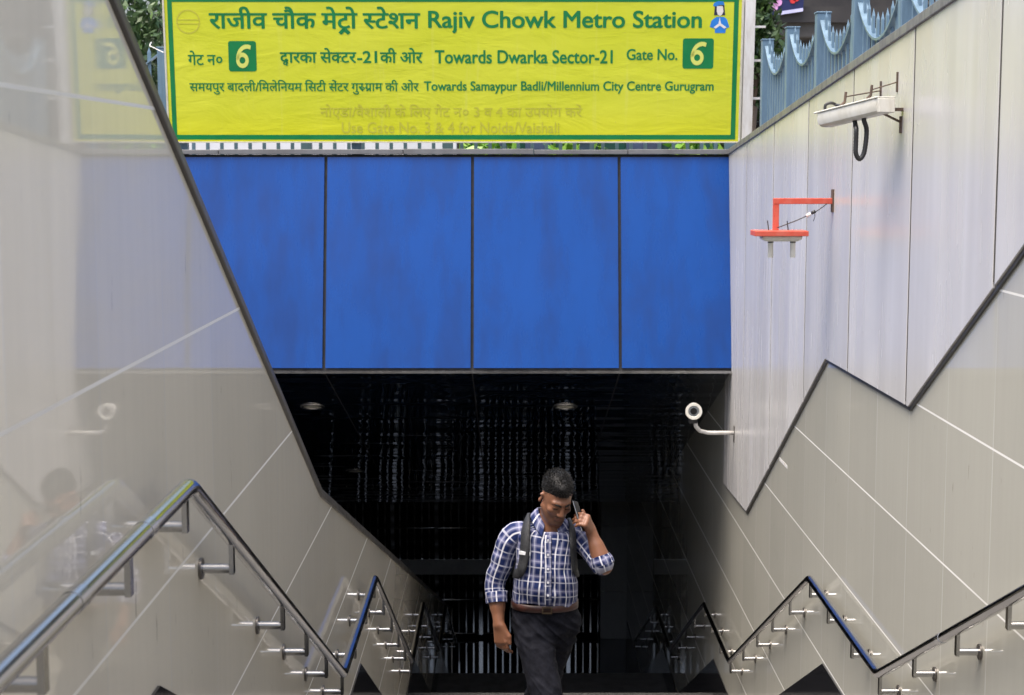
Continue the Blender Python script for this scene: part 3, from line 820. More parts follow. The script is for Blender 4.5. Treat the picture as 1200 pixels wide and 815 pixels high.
for x in (4.8, 8.0, 11.2): MB().box(x, x+.5, 25.7, 26.2, -1.76, 1.95).build('column', M['canopy'], bl)
M['poster_navy'] = simple('poster_navy', (.012, .018, .09), .4)
M['poster_pink'] = simple('poster_pink', (.62, .30, .58), .4, var=.3, scale=6)
M['poster_red'] = simple('poster_red', (.55, .03, .03), .4, var=.3)
M['poster_lilac'] = simple('poster_lilac', (.55, .55, .80), .4)
def bb(u, v): p = px(u, v, 25.4); return p.x, p.z
po = thing('poster_board', 'dark blue poster with a pink flower and a pale lower strip hanging on the canopy', 'poster', (4.2, 25.45, 2.2))
MB().slabz([bb(898, -40), bb(945, -44), bb(941, 13), bb(906, 18)], 25.40, 25.48).build('board', M['poster_navy'], po)
MB().slabz([bb(909, 14.5), bb(941, 9.5), bb(941, 13.5), bb(909, 18.5)], 25.392, 25.398).build('strip', M['poster_lilac'], po)
fl = MB()
for u, v, r in ((899, 3, 4.5), (906, 2, 4), (912, 3, 4.5), (908, 9, 3.6), (901, -3, 4), (910, -4, 5)):
    c = px(u, v, 25.39); fl.disc(c, (0, -1, 0), r*25.4/1900, .006, 10)
fl.build('flower', M['poster_pink'], po)
fr = MB()
for u, v, r in ((929, 1, 3.4), (933, -2, 4), (926, -4, 3)):
    c = px(u, v, 25.39); fr.disc(c, (0, -1, 0), r*25.4/1900, .006, 10)
fr.build('red_spots', M['poster_red'], po)
ss = thing('shop_sign', 'dark strip sign with a pale line along it above the fence at the far right', 'sign', (7, 25.3, 2.5))
MB().slabz([bb(1062, -18), bb(1150, -18), bb(1150, 8), bb(1062, 8)], 25.3, 25.4).build('board', M['shop_dark'], ss)
MB().slabz([bb(1064, 2.5), bb(1100, 2.5), bb(1100, 6.5), bb(1064, 6.5)], 25.29, 25.298).build('band', M['canopy'], ss)

# bright low wall, plants and a parked scooter line glimpsed under the sign
M['white_wall'] = stained('whitewashed_wall', (.72, .73, .78), (.5, .5, .5), .7, (1, 1, 1), .3)
ww = thing('boundary_wall', 'whitewashed boundary wall glimpsed through the gap under the sign', 'wall', (-3, 18.2, -1.76))
MB().box(-7, -.62, 18.2, 18.4, -1.76, .62).build('wall_face', M['white_wall'], ww)
MB().box(-7.05, -.58, 18.15, 18.45, .62, .70).build('coping', M['coping'], ww)
M['pot'] = simple('green_planter', (.01, .12, .05), .5)
for x, lb in ((-.25, 'leafy plant in a green pot behind the sign, left of the other two pots'), (.62, 'leafy plant in a green pot behind the sign, between two other pots'), (1.85, 'leafy plant in a green pot behind the right end of the sign')):
    p = thing('potted_plant', lb, 'plant', (x, 16.6, -1.76), 'potted plants behind the sign')
    MB().tube([(x, 16.6, -1.76), (x, 16.6, -.95)], [.2, .27], 18).build('pot', M['pot'], p, smooth=True, angle=40)
    sm_ = MB()
    for k in range(5): a = k*1.26; sm_.tube([(x, 16.6, -1.0), (x+.2*math.cos(a), 16.6+.2*math.sin(a), .1)], .012, 5)
    sm_.build('stem', M['bark'], p)
    lf = MB(); leaves(lf, (x, 16.6, -.05), (.34, .3, .5), 420, .14); lf.build('foliage', M['leaf_light'], p)
M['kiosk'] = stained('dark_green_kiosk', (.01, .07, .05), (.02, .03, .03), .5, (2, 2, 2), .5)
M['kiosk_blue'] = simple('slate_blue_panel', (.05, .07, .13), .5, var=.4, scale=3)
ki = thing('kiosk', 'dark green street kiosk with slate shutters behind the sign on the right', 'kiosk', (.9, 19, -1.76))
MB().box(-.55, 2.3, 18.6, 20.0, -1.76, .9).build('body', M['kiosk'], ki)
for x, wd in ((-.35, .35), (.15, .3), (.6, .35), (1.3, .4), (1.8, .3)): MB().box(x, x+wd, 18.56, 18.597, -1.0, .7).build('shutter', M['kiosk_blue'], ki)
MB().box(-.65, 2.4, 18.4, 20.1, .9, 1.0).build('roof', M['canopy'], ki)

# ============================================================ THE MAN
def sstep(a, b, x): t = np.clip((x-a)/(b-a), 0, 1); return t*t*(3-2*t)
class SDF:
    """distance field on a grid, smooth unions, surfaced with surface nets"""
    def __init__(s, lo, hi, h):
        s.lo = np.array(lo, float); s.h = h
        s.n = np.ceil((np.array(hi)-s.lo)/h).astype(int)+1
        s.f = np.full(s.n, 1.0, np.float32)
    def win(s, lo, hi, pad=.05):
        i0 = np.clip(np.floor((np.array(lo)-pad-s.lo)/s.h).astype(int), 0, s.n-1)
        i1 = np.clip(np.ceil((np.array(hi)+pad-s.lo)/s.h).astype(int)+1, 1, s.n)
        sl = tuple(slice(a, b) for a, b in zip(i0, i1))
        ax = [s.lo[k]+s.h*np.arange(i0[k], i1[k]) for k in range(3)]
        return sl, np.meshgrid(*ax, indexing='ij')
    def join(s, sl, d, k, op='u'):
        f = s.f[sl]
        if op == 'u':
            if k <= 0: s.f[sl] = np.minimum(f, d)
            else:
                h = np.clip(.5+.5*(f-d)/k, 0, 1); s.f[sl] = f*(1-h)+d*h-k*h*(1-h)
        else:
            h = np.clip(.5-.5*(f+d)/max(k, 1e-5), 0, 1); s.f[sl] = f*(1-h)+(-d)*h+k*h*(1-h)
    def cone(s, a, b, ra, rb, k=.02, op='u', flat=None):
        a, b = np.array(a, float), np.array(b, float); r = max(ra, rb)
        sl, (X, Y, Z) = s.win(np.minimum(a, b)-r, np.maximum(a, b)+r)
        P = np.stack([X-a[0], Y-a[1], Z-a[2]], -1); d = b-a
        t = np.clip((P@d)/max(d@d, 1e-9), 0, 1)
        q = P-t[..., None]*d
        if flat is not None:                        # (axis, factor): squash across one direction
            ax_, fa = flat; ax_ = np.array(ax_, float); ax_ /= np.linalg.norm(ax_)
            q = q+((q@ax_)*(fa-1))[..., None]*ax_
        s.join(sl, (np.linalg.norm(q, axis=-1)-(ra+(rb-ra)*t)).astype(np.float32), k, op)
    def ell(s, c, r, k=.02, op='u', rot=None):
        c, r = np.array(c, float), np.array(r, float); m = r.max()
        sl, (X, Y, Z) = s.win(c-m, c+m)
        P = np.stack([X-c[0], Y-c[1], Z-c[2]], -1)
        if rot is not None: P = P@rot
        k0 = np.linalg.norm(P/r, axis=-1); k1 = np.linalg.norm(P/(r*r), axis=-1)
        s.join(sl, (k0*(k0-1)/np.maximum(k1, 1e-6)).astype(np.float32), k, op)
    def mesh(s):
        f = s.f; neg = f < 0
        n = np.array(f.shape)
        corners = [(i, j, k) for i in (0, 1) for j in (0, 1) for k in (0, 1)]
        C = {c: neg[c[0]:n[0]-1+c[0], c[1]:n[1]-1+c[1], c[2]:n[2]-1+c[2]] for c in corners}
        cnt = sum(v.astype(np.int8) for v in C.values())
        cells = np.argwhere((cnt > 0) & (cnt < 8))
        idx = -np.ones(n-1, np.int64); idx[tuple(cells.T)] = np.arange(len(cells))
        acc = np.zeros((len(cells), 3)); num = np.zeros(len(cells))
        for a in corners:
            for ax_ in range(3):
                if a[ax_]: continue
                b = list(a); b[ax_] = 1
                fa = f[tuple((cells+a).T)]; fb = f[tuple((cells+b).T)]
                m = (fa < 0) != (fb < 0); t = np.where(m, fa/np.where(m, fa-fb, 1), 0)
                p = np.array(a, float)[None]+t[:, None]*(np.array(b)-np.array(a))[None]
                acc += p*m[:, None]; num += m
        V = s.lo+(cells+acc/num[:, None])*s.h
        faces = []
        for ax_ in range(3):
            u, v = (ax_+1) % 3, (ax_+2) % 3
            a = neg; sh = [slice(1, -1)]*3; sh[ax_] = slice(0, -1); sh2 = list(sh); sh2[ax_] = slice(1, None)
            e = np.argwhere(neg[tuple(sh)] != neg[tuple(sh2)])
            off = np.ones(3, int); off[ax_] = 0
            e = e+off
            e = e[(e[:, ax_] < n[ax_]-1)]
            inside = neg[tuple(e.T)]
            du = np.zeros(3, int); du[u] = 1; dv = np.zeros(3, int); dv[v] = 1
            q = np.stack([idx[tuple((e-du-dv).T)], idx[tuple((e-dv).T)], idx[tuple(e.T)], idx[tuple((e-du).T)]], 1)
            q[~inside] = q[~inside][:, ::-1]
            faces.append(q)
        F = np.concatenate(faces); F = F[(F >= 0).all(1)]
        return V, F
def np_mesh(name, V, F, mat, parent, smooth=3, colors=None):
    me = bpy.data.meshes.new(name); me.from_pydata(V.tolist(), [], F.tolist())
    if smooth:
        bm = bmesh.new(); bm.from_mesh(me)
        for _ in range(smooth): bmesh.ops.smooth_vert(bm, verts=bm.verts, factor=.5, use_axis_x=True, use_axis_y=True, use_axis_z=True)
        bm.to_mesh(me); bm.free()
    if colors is not None:
        at = me.color_attributes.new('tone', 'FLOAT_COLOR', 'POINT')
        cc_ = np.concatenate([colors, np.ones((len(colors), 1))], 1).astype(np.float32)
        at.data.foreach_set('color', cc_.ravel())
    me.shade_smooth(); me.materials.append(mat)
    o = bpy.data.objects.new(name, me); COL.objects.link(o); o.parent = parent
    return o

MX, MY, MZ = .163, 7.66, -3.215
# head frame: nods down, turned to its own left, a touch of tilt
HC = np.array([.048, -.055, 1.633])
HR = np.array((Matrix.Rotation(R(20), 3, 'Z') @ Matrix.Rotation(R(4), 3, 'Y') @ Matrix.Rotation(R(26), 3, 'X')))
HS = .935
def hp(*p): return HC+HR@(np.array(p, float)*HS)
sk = SDF((-.36, -.42, -.02), (.42, .42, 1.82), .0042)
# trunk and legs below the clothes
sk.ell((0, .005, 1.11), (.13, .09, .13), .05); sk.ell((.005, .0, 1.28), (.122, .09, .15), .06); sk.ell((.01, .005, 1.40), (.135, .075, .09), .05)
sk.cone((-.10, .01, 1.445), (.13, .01, 1.43), .045, .045, .04)
HIP_R, KN_R, AN_R = (-.075, .0, 1.01), (.035, -.24, .57), (.03, -.16, .11)
HIP_L, KN_L, AN_L = (.080, .02, 1.00), (-.055, .13, .50), (-.085, .34, .06)
for hip, kn, an in ((HIP_R, KN_R, AN_R), (HIP_L, KN_L, AN_L)):
    sk.cone(hip, kn, .07, .05, .03); sk.cone(kn, an, .048, .032, .02)
# neck
sk.cone((.018, .02, 1.46), hp(0, .02, -.055), .06, .053, .03)
sk.cone((.018, -.02, 1.455), hp(0, -.02, -.07), .038, .03, .03)
# head
def he(c, r, k=.015, op='u'): sk.ell(hp(*c), np.array(r)*HS, k, op, rot=HR)
def hcn(a, b, ra, rb, k=.012, op='u'): sk.cone(hp(*a), hp(*b), ra*HS, rb*HS, k, op)
he((0, .012, .035), (.073, .094, .077), .02); he((0, -.028, -.028), (.061, .066, .086), .03)
hcn((.050, .0, -.05), (.022, -.062, -.098), .022, .02, .02); hcn((-.050, .0, -.05), (-.022, -.062, -.098), .022, .02, .02)
he((0, -.068, -.103), (.024, .02, .018), .015)
for s_ in (-1, 1):
    he((s_*.041, -.066, -.024), (.022, .018, .016), .018)
    hcn((s_*.012, -.090, .026), (s_*.042, -.076, .024), .012, .010, .012)
    he((s_*.031, -.102, .004), (.018, .0155, .0105), .008, 's')
    he((s_*.031, -.079, .002), (.0155, .013, .012), .004)
    he((s_*.012, -.101, -.036), (.009, .011, .008), .006)
    hcn((s_*.079, .010, .014), (s_*.079, .018, -.03), .011, .008, .008)
    he((s_*.083, .010, -.004), (.006, .012, .018), .005, 's')
hcn((0, -.092, .014), (0, -.112, -.030), .0075, .0115, .010)
hcn((-.017, -.089, -.062), (.017, -.089, -.062), .0065, .0065, .006); hcn((-.014, -.089, -.0735), (.014, -.089, -.0735), .0075, .0075, .006)
for s_ in (-1, 1): hcn((0, -.0985, -.0660), (s_*.024, -.0925, -.0755), .0028, .0032, .003, 's')
hcn((0, -.099, -.048), (0, -.097, -.054), .004, .004, .004, 's')
# his right arm hanging (picture left)
SH_R, EL_R, WR_R = (-.160, .012, 1.43), (-.243, .02, 1.192), (-.226, -.05, 1.012)
sk.cone(SH_R, EL_R, .047, .037, .03); sk.cone(EL_R, WR_R, .040, .0265, .02); sk.cone(np.array(EL_R)*.7+np.array(WR_R)*.3, np.array(EL_R)*.45+np.array(WR_R)*.55, .041, .034, .02)
def hand(wr, pd, out, th, fingers, thumb, palm=.086, wd=.074):
    """pd: along the palm; out: back of the hand; th: side where the thumb leaves"""
    wr, pd, out, th = (np.array(x, float) for x in (wr, pd, out, th))
    pd /= np.linalg.norm(pd); out -= pd*(out@pd); out /= np.linalg.norm(out); th = np.cross(pd, out)*np.sign(np.cross(pd, out)@th)
    for q in np.linspace(-1, 1, 4):
        sk.cone(wr+pd*.008+th*q*.016, wr+pd*palm+th*q*(wd/2-.010)+out*(-.004*abs(q)), .0155, .0115, .014)
    tips = []
    for i, (ln, c1, c2, c3, spread) in enumerate(fingers):
        q = 1-2*i/3
        p = wr+pd*(palm-.004)+th*q*(wd/2-.010)
        d = pd*math.cos(spread)+th*math.sin(spread); r = .0092-.0006*(i == 3); o_ = out
        for seg, cc_ in zip((.42, .32, .26), (c1, c2, c3)):
            c_, s_ = math.cos(cc_), math.sin(cc_)
            nd, o_ = d*c_-o_*s_, o_*c_+d*s_
            e = p+nd*ln*seg
            sk.cone(p, e, r, r*.92, .005); p, d, r = e, nd, r*.92
        tips.append(p)
    base = wr+pd*.022+th*.022-out*.006
    (l1, d1), (l2, d2) = thumb
    p1 = base+d1/np.linalg.norm(d1)*l1; p2 = p1+d2/np.linalg.norm(d2)*l2
    sk.cone(base, p1, .0145, .0115, .012); sk.cone(p1, p2, .0112, .0088, .006)
    return tips
hand(WR_R, (.10, -.12, -1), (-.55, -.8, .05), (1, -.5, 0),
        [(.080, .30, .45, .3, .03), (.088, .35, .5, .3, .01), (.082, .42, .55, .35, -.01), (.066, .5, .6, .4, -.05)],
        ((.045, np.array((.55, -.25, -.75))), (.034, np.array((.12, -.12, -1)))))
# his left arm raised to the ear (picture right)
SH_L, EL_L, WR_L = (.175, .005, 1.425), (.272, -.14, 1.322), (.212, -.105, 1.482)
sk.cone(SH_L, EL_L, .047, .037, .03); sk.cone(EL_L, WR_L, .040, .0265, .02); sk.cone(np.array(EL_L)*.7+np.array(WR_L)*.3, np.array(EL_L)*.45+np.array(WR_L)*.55, .040, .033, .02)
hand(WR_L, (-.26, -.60, .76), (.85, -.35, .02), (-.2, .55, .85),
        [(.078, 1.0, .75, .4, .10), (.084, 1.1, .75, .4, .03), (.080, 1.15, .8, .4, -.04), (.064, 1.2, .8, .4, -.10)],
        ((.042, np.array((-.55, .45, .75))), (.034, np.array((-.35, .25, 1)))), palm=.080)
V, F = sk.mesh()
# skin tones that belong to the skin: lips, palms, stubble
lv = (V-HC)@HR/HS
col = np.tile(np.array([[.185, .080, .042]]), (len(V), 1))
def blend(mask, c):
    global col
    col = col*(1-mask[:, None])+np.array(c)[None]*mask[:, None]
inface = (np.linalg.norm(lv, axis=1) < .16)
lip = inface*np.exp(-((lv[:, 0]/.021)**4+((lv[:, 2]+.068)/.0115)**4))*(lv[:, 1] < -.07); blend(lip*.7, (.13, .045, .034))
stub = inface*sstep(-.045, -.062, lv[:, 2])*(lv[:, 1] < .02)*(1-lip)*sstep(-.12, -.10, lv[:, 2]); blend(stub*.58, (.045, .026, .020))
mou = inface*np.exp(-((lv[:, 0]/.024)**4+((lv[:, 2]+.053)/.0065)**2))*(lv[:, 1] < -.07); blend(mou*.8, (.016, .011, .009))
def skin_mat():
    s = NT('brown_skin'); at = s.n('ShaderNodeAttribute', attribute_name='tone').outputs['Color']
    co = s.coord(); n = s.noise(co, 38, 4)
    c = s.mix(s.math('MULTIPLY', s.ramp(n, .3, .7), .25), at, (.20, .085, .045))
    s.set(c, s.ramp(n, .3, .7, .40, .55), 0)
    s.b.inputs['Subsurface Weight'].default_value = .08; s.b.inputs['Subsurface Radius'].default_value = (.01, .004, .002); s.b.inputs['Subsurface Scale'].default_value = .5
    s.bump(s.noise(co, 260, 2), .12, .002)
    return s.m
man = np_mesh('person', V, F, skin_mat(), None, 2, col)
man.location = (MX, MY, MZ)
tag(man, 'man in a blue checked shirt climbing the stairs, head bowed, on the phone', 'person')
def mpart(m, name, mat, parent=None, **k): return m.build(name, mat, parent or man, local=True, **k)

# hair -------------------------------------------------------------------
M['hair'] = simple('black_hair', (.0045, .0042, .0042), .6, var=.5, scale=60, spec=.25)
M['strands'] = simple('hair_strands', (.014, .0135, .013), .42, var=.7, scale=90, spec=.6)
def head_grid():
    g = SDF(HC-.15, HC+.15, .004); return g
hg = head_grid()
hg.ell(hp(0, .018, .042), (.0685, .0915, .0745), .01, rot=HR); hg.ell(hp(0, -.026, .092), (.0465, .062, .036), .03, rot=HR)
hg.ell(hp(0, .03, .08), (.058, .070, .043), .03, rot=HR)
sl, (X, Y, Z) = hg.win(HC-.15, HC+.15)
L_ = (np.stack([X, Y, Z], -1)-HC)@HR/HS
line_ = np.where(L_[..., 1] < -.03, .058-.9*np.maximum(0, np.abs(L_[..., 0])-.045), -.012-.60*L_[..., 1])
line_ = np.where((L_[..., 1] >= -.03) & (L_[..., 1] < .0), .058+(-.012-.058)*sstep(-.034, -.012, L_[..., 1])-.9*np.maximum(0, np.abs(L_[..., 0])-.055)*(1-sstep(-.034, -.012, L_[..., 1])), line_)
line_ += .004*np.sin(L_[..., 0]*400)
hg.f = np.maximum(hg.f, (line_-L_[..., 2]).astype(np.float32)*.7)
HV, HF = hg.mesh()
hair = np_mesh('hair', HV, HF, M['hair'], man, 2)
hm = hair.data; rng = random.Random(4); sp_ = MB()
vn = [(v.co.copy(), v.normal.copy()) for v in hm.vertices]
upv = Vector(HR@np.array((0, 0, 1.))); fw = Vector(HR@np.array((0, -1., 0)))
for _ in range(3600):
    p, nrm = rng.choice(vn); l = Vector(((np.array(p)-HC)@HR).tolist())
    top_ = max(0, min(1, (l.z-.02)/.08))
    d = (nrm*.8+fw*(.35*top_)+upv*(.45*top_)-upv*(.5*(1-top_))+Vector((rng.gauss(0, .3), rng.gauss(0, .3), rng.gauss(0, .3)))).normalized()
    ln = rng.uniform(.004, .008)+.014*top_*rng.random(); r = .0009+.0007*top_
    u_ = d.orthogonal().normalized(); w_ = d.cross(u_); b = p-nrm*.002
    sp_.add([b+u_*r, b-u_*r*.5+w_*r*.87, b-u_*r*.5-w_*r*.87, b+d*ln], [(0, 1, 3), (1, 2, 3), (2, 0, 3)])
mpart(sp_, 'hair_strands', M['strands'], hair)
# brows and eyes
for s_ in (-1, 1):
    pts = [hp(s_*x, y, z) for x, y, z in ((.010, -.1035, .0185), (.022, -.0995, .0225), (.034, -.0915, .0235), (.045, -.0795, .0195))]
    m = MB().tube([Vector(p) for p in pts], [.0034, .0050, .0042, .0016], 8)
    mpart(m, 'eyebrow', M['hair'], smooth=True)
    pts = [hp(s_*(.031+.0155*t), -.0925+.0035*t*t*1.6, -.0035-.0028*(1-t*t)) for t in (-1, -.5, 0, .5, 1)]
    m = MB().tube([Vector(p) for p in pts], [.0008, .0016, .0018, .0016, .0008], 6)
    mpart(m, 'eyelashes', M['hair'], smooth=True)

# clothes ------------------------------------------------------------------
def plaid_mat():
    s = NT('navy_checked_cotton'); uv = s.n('ShaderNodeUVMap', uv_map='weave').outputs[0]
    co = s.coord()
    wob = s.noise(co, 9, 2); 
    u, v, _ = s.xyz(uv)
    u = s.math('ADD', u, s.math('MULTIPLY', s.math('SUBTRACT', wob, .5), .012)); v = s.math('ADD', v, s.math('MULTIPLY', s.math('SUBTRACT', s.noise(co, 7, 2), .5), .014))
    def band(x, off, step, wd): return s.line(x, off, step, wd)
    def fam(x, st): return band(x, .0, st, .0042), band(x, st*.40, st, .0125), band(x, st*.40, st, .004)
    c = (.005, .014, .070)
    a1, b1, c1 = fam(u, .056); a2, b2, c2 = fam(v, .068)
    col = s.mix(s.math('MULTIPLY', b1, .32), c, (.22, .23, .34)); col = s.mix(s.math('MULTIPLY', b2, .30), col, (.21, .21, .34))
    col = s.mix(s.math('MULTIPLY', c1, .25), col, (.65, .65, .72)); col = s.mix(s.math('MULTIPLY', c2, .2), col, (.6, .6, .7))
    col = s.mix(s.math('MULTIPLY', a2, .5), col, (.55, .55, .62)); col = s.mix(s.math('MULTIPLY', a1, .74), col, (.66, .66, .70))
    s.set(col, .8, 0)
    s.b.inputs['Specular IOR Level'].default_value = .25
    s.bump(s.noise(co, 24, 5, .62), .4, .01)
    return s.m
M['plaid'] = plaid_mat()
def loft(name, rings, uvs, mat, parent, closed=True, cap=False, disp=None, thick=0, sub=1):
    n = len(rings[0]); m = len(rings)
    V = [p for r_ in rings for p in r_]
    F = []; FU = []
    for i in range(m-1):
        for j in range(n if closed else n-1):
            j2 = (j+1) % n
            F.append((i*n+j, i*n+j2, (i+1)*n+j2, (i+1)*n+j))
            jj = j+1
            FU.append((uvs[i][j], uvs[i][jj] if jj < len(uvs[i]) else uvs[i][j2], uvs[i+1][jj] if jj < len(uvs[i+1]) else uvs[i+1][j2], uvs[i+1][j]))
    me = bpy.data.meshes.new(name); me.from_pydata([tuple(p) for p in V], [], F)
    ul = me.uv_layers.new(name='weave')
    k = 0
    for fu in FU:
        for q in fu: ul.data[k].uv = q; k += 1
    if disp:
        me.update()
        nn = [v.normal.copy() for v in me.vertices]
        for v, nrm in zip(me.vertices, nn): v.co += nrm*disp(v.co)
    me.shade_smooth(); me.materials.append(mat)
    o = bpy.data.objects.new(name, me); COL.objects.link(o); o.parent = parent
    if thick:
        md = o.modifiers.new('thickness', 'SOLIDIFY'); md.thickness = thick; md.offset = -1
    if sub:
        md = o.modifiers.new('smooth', 'SUBSURF'); md.levels = sub; md.render_levels = sub
    return o
SEC = [(1.036, -.004, .002, .156, .118), (1.075, -.004, -.004, .160, .123), (1.11, -.004, -.010, .160, .128), (1.16, -.003, -.014, .156, .130), (1.22, -.002, -.014, .150, .127), (1.28, 0, -.012, .146, .122),
       (1.34, .003, -.008, .147, .116), (1.39, .007, -.003, .155, .110), (1.425, .010, .0, .160, .104), (1.455, .013, .004, .153, .094), (1.475, .016, .008, .132, .086), (1.492, .018, .011, .106, .078), (1.506, .020, .014, .080, .070), (1.518, .021, .017, .066, .064)]
def zt(z): return z if z > 1.45 else 1.45-(1.45-z)*.82      # short trunk, long legs
SEC = [(zt(s_[0]), *s_[1:]) for s_ in SEC]
ZH = SEC[0][0]
def sec(z):
    for a, b in zip(SEC, SEC[1:]):
        if a[0] <= z <= b[0]:
            t = (z-a[0])/(b[0]-a[0]); return [a[k]+(b[k]-a[k])*t for k in range(1, 5)]
    return SEC[0][1:] if z < SEC[0][0] else SEC[-1][1:]
def tilt(x, z): return -.075*(x-.01)*sstep(1.26, 1.43, z)
def torso_pt(th, z, off=0):
    cx_, cy_, a, b = sec(z); e = .86
    c_, s_ = math.cos(th), math.sin(th)
    x = cx_+(a+off)*math.copysign(abs(c_)**e, c_); y = cy_+(b+off)*math.copysign(abs(s_)**e, s_)
    dip = -.050*max(0, -s_)**2*float(sstep(1.47, 1.515, z))         # neckline lower in front
    return Vector((x, y, z+float(tilt(x, z))+dip))
NT_ = 72; zs_ = np.concatenate([np.linspace(ZH, 1.42, 25), np.linspace(1.43, 1.518, 10)])
rings, uvs = [], []
for z in zs_:
    r_, u_ = [], []
    for j in range(NT_+1):
        th = -math.pi/2 + 2*math.pi*j/NT_ + math.pi       # seam at the back
        p = torso_pt(th, z)
        if j < NT_: 
            if z < ZH+.008: p.z += .007*math.sin(th*3+1)-.010*math.cos(th)
            r_.append(p)
        x_ = (th-math.pi*1.5)*.150
        u_.append((x_+.022, z+.02*math.cos(th-1)))
    rings.append(r_); uvs.append(u_)
def shirt_disp(p):
    a = noise.noise(Vector((p.x*7, p.y*7, p.z*15+p.x*8)))*.010+(.5-abs(noise.noise(Vector((p.x*13+5, p.y*12, p.z*20-p.x*14)))))*.009-.004
    blouse = math.exp(-((p.z-1.155)/.03)**2)*.006*noise.noise(Vector((p.x*24, p.y*10, 3)))
    pull = .0045*math.sin(70*(p.z+.55*p.x))*math.exp(-((p.z-1.24)/.09)**2)
    return a+blouse+pull*.6
shirt = loft('shirt', rings, uvs, M['plaid'], man, disp=shirt_disp, thick=.003)
def sleeve(name, path, rad, n=30, seed=0, u0=0):
    P = smooth_path([Vector(p) for p in path], 7); K = len(P)
    rr_ = np.interp(np.linspace(0, 1, K), np.linspace(0, 1, len(rad)), rad)
    rings, uvs = [], []; u = None; s_ = 0
    for i in range(K):
        t = (P[min(K-1, i+1)]-P[max(0, i-1)]).normalized()
        u = (Vector((1, 0, 0)) if u is None else u); u = (u-t*u.dot(t)).normalized(); w_ = t.cross(u)
        if i: s_ += (P[i]-P[i-1]).length
        r_, q_ = [], []
        for j in range(n+1):
            a = 2*math.pi*j/n
            if j < n: r_.append(P[i]+(u*math.cos(a)+w_*math.sin(a))*rr_[i])
            q_.append((u0+a*.052, s_))
        rings.append(r_); uvs.append(q_)
    def dsp(p): return noise.noise(Vector((p.x*14+seed, p.y*14, p.z*22)))*.008+(.4-abs(noise.noise(Vector((p.x*22+seed, p.y*20, p.z*30+p.x*20)))))*.008
    return loft(name, rings, uvs, M['plaid'], shirt, disp=dsp, thick=.003)
lerp = lambda a, b, t: tuple(a[k]+(b[k]-a[k])*t for k in range(3))
sleeve('sleeve', [(-.095, .012, 1.445), (-.150, .012, 1.432), (-.185, .012, 1.375), (-.212, .014, 1.295), EL_R, lerp(EL_R, WR_R, .42)], [.05, .064, .061, .057, .055, .052, .049, .046], seed=3, u0=.012)
sleeve('cuff', [lerp(EL_R, WR_R, .20), lerp(EL_R, WR_R, .33), lerp(EL_R, WR_R, .47)], [.051, .0535, .051], seed=9, u0=.03)
sleeve('sleeve', [(.11, .012, 1.435), (.168, .006, 1.425), (.208, -.045, 1.39), (.243, -.10, 1.348), EL_L, lerp(EL_L, WR_L, .22)], [.05, .063, .060, .057, .056, .052, .049, .046], seed=17, u0=.02)
sleeve('cuff', [lerp(EL_L, WR_L, .03), lerp(EL_L, WR_L, .16), lerp(EL_L, WR_L, .30)], [.053, .0545, .050], seed=23, u0=.04)
# collar: two turned-down leaves meeting at the open throat
for s_ in (-1, 1):
    rings, uvs = [], []; K = 22
    for i in range(K):
        t = i/(K-1); th = math.pi/2 + s_*t*(math.pi-.42)
        cx_, cy_ = .024, .014
        c_, q_ = math.cos(th), math.sin(th)
        drop = .040*max(0, -q_)**1.3
        out = .004+.006*t
        top = Vector((cx_+.060*c_, cy_+.060*q_, 1.540-drop*1.25-.05*c_*.5))
        fold = Vector((cx_+.066*c_, cy_+.067*q_, 1.547-drop*1.25-.05*c_*.5))
        low = Vector((cx_+(.088+out)*c_, cy_+(.092+out)*q_-.012*t**6, 1.512-drop*1.1-.05*c_*.6-.022*t**5))
        tip = Vector((cx_+(.094+out)*c_, cy_+(.098+out)*q_-.014*t**6, 1.503-drop*1.1-.05*c_*.6-.030*t**5))
        rings.append([top, fold, low, tip])
        uvs.append([(t*.22*s_, 0), (t*.22*s_, .012), (t*.22*s_, .05), (t*.22*s_, .06)])
    loft('collar', rings, uvs, M['plaid'], shirt, closed=False, thick=.003)
M['button'] = simple('shirt_button', (.62, .62, .66), .35)
def front(x, z, off=.0):
    cx_, cy_, a, b = sec(z); q = min(.999, abs((x-cx_)/a)**(1/.86)); s_ = math.sqrt(max(0, 1-q*q))
    return Vector((x, cy_-b*s_**.86-off, z+float(tilt(x, z))))
for z in (1.437, 1.372, 1.307, 1.243, 1.18):
    p = front(.008, z, .006); mpart(MB().disc(p, (0, -1, 0), .0055, .003, 12), 'button', M['button'], shirt)
pk = MB(); zz = np.linspace(ZH+.012, 1.462, 26); vs = []
for z in zz:
    for x in (-.010, .026): vs.append(front(x, z, .0045+float(shirt_disp(front(x, z)))*.6))
plk = loft('placket', [[vs[2*i], vs[2*i+1]] for i in range(26)], [[(-.006, z), (.030, z)] for z in zz], M['plaid'], shirt, closed=False, thick=.002, sub=1)
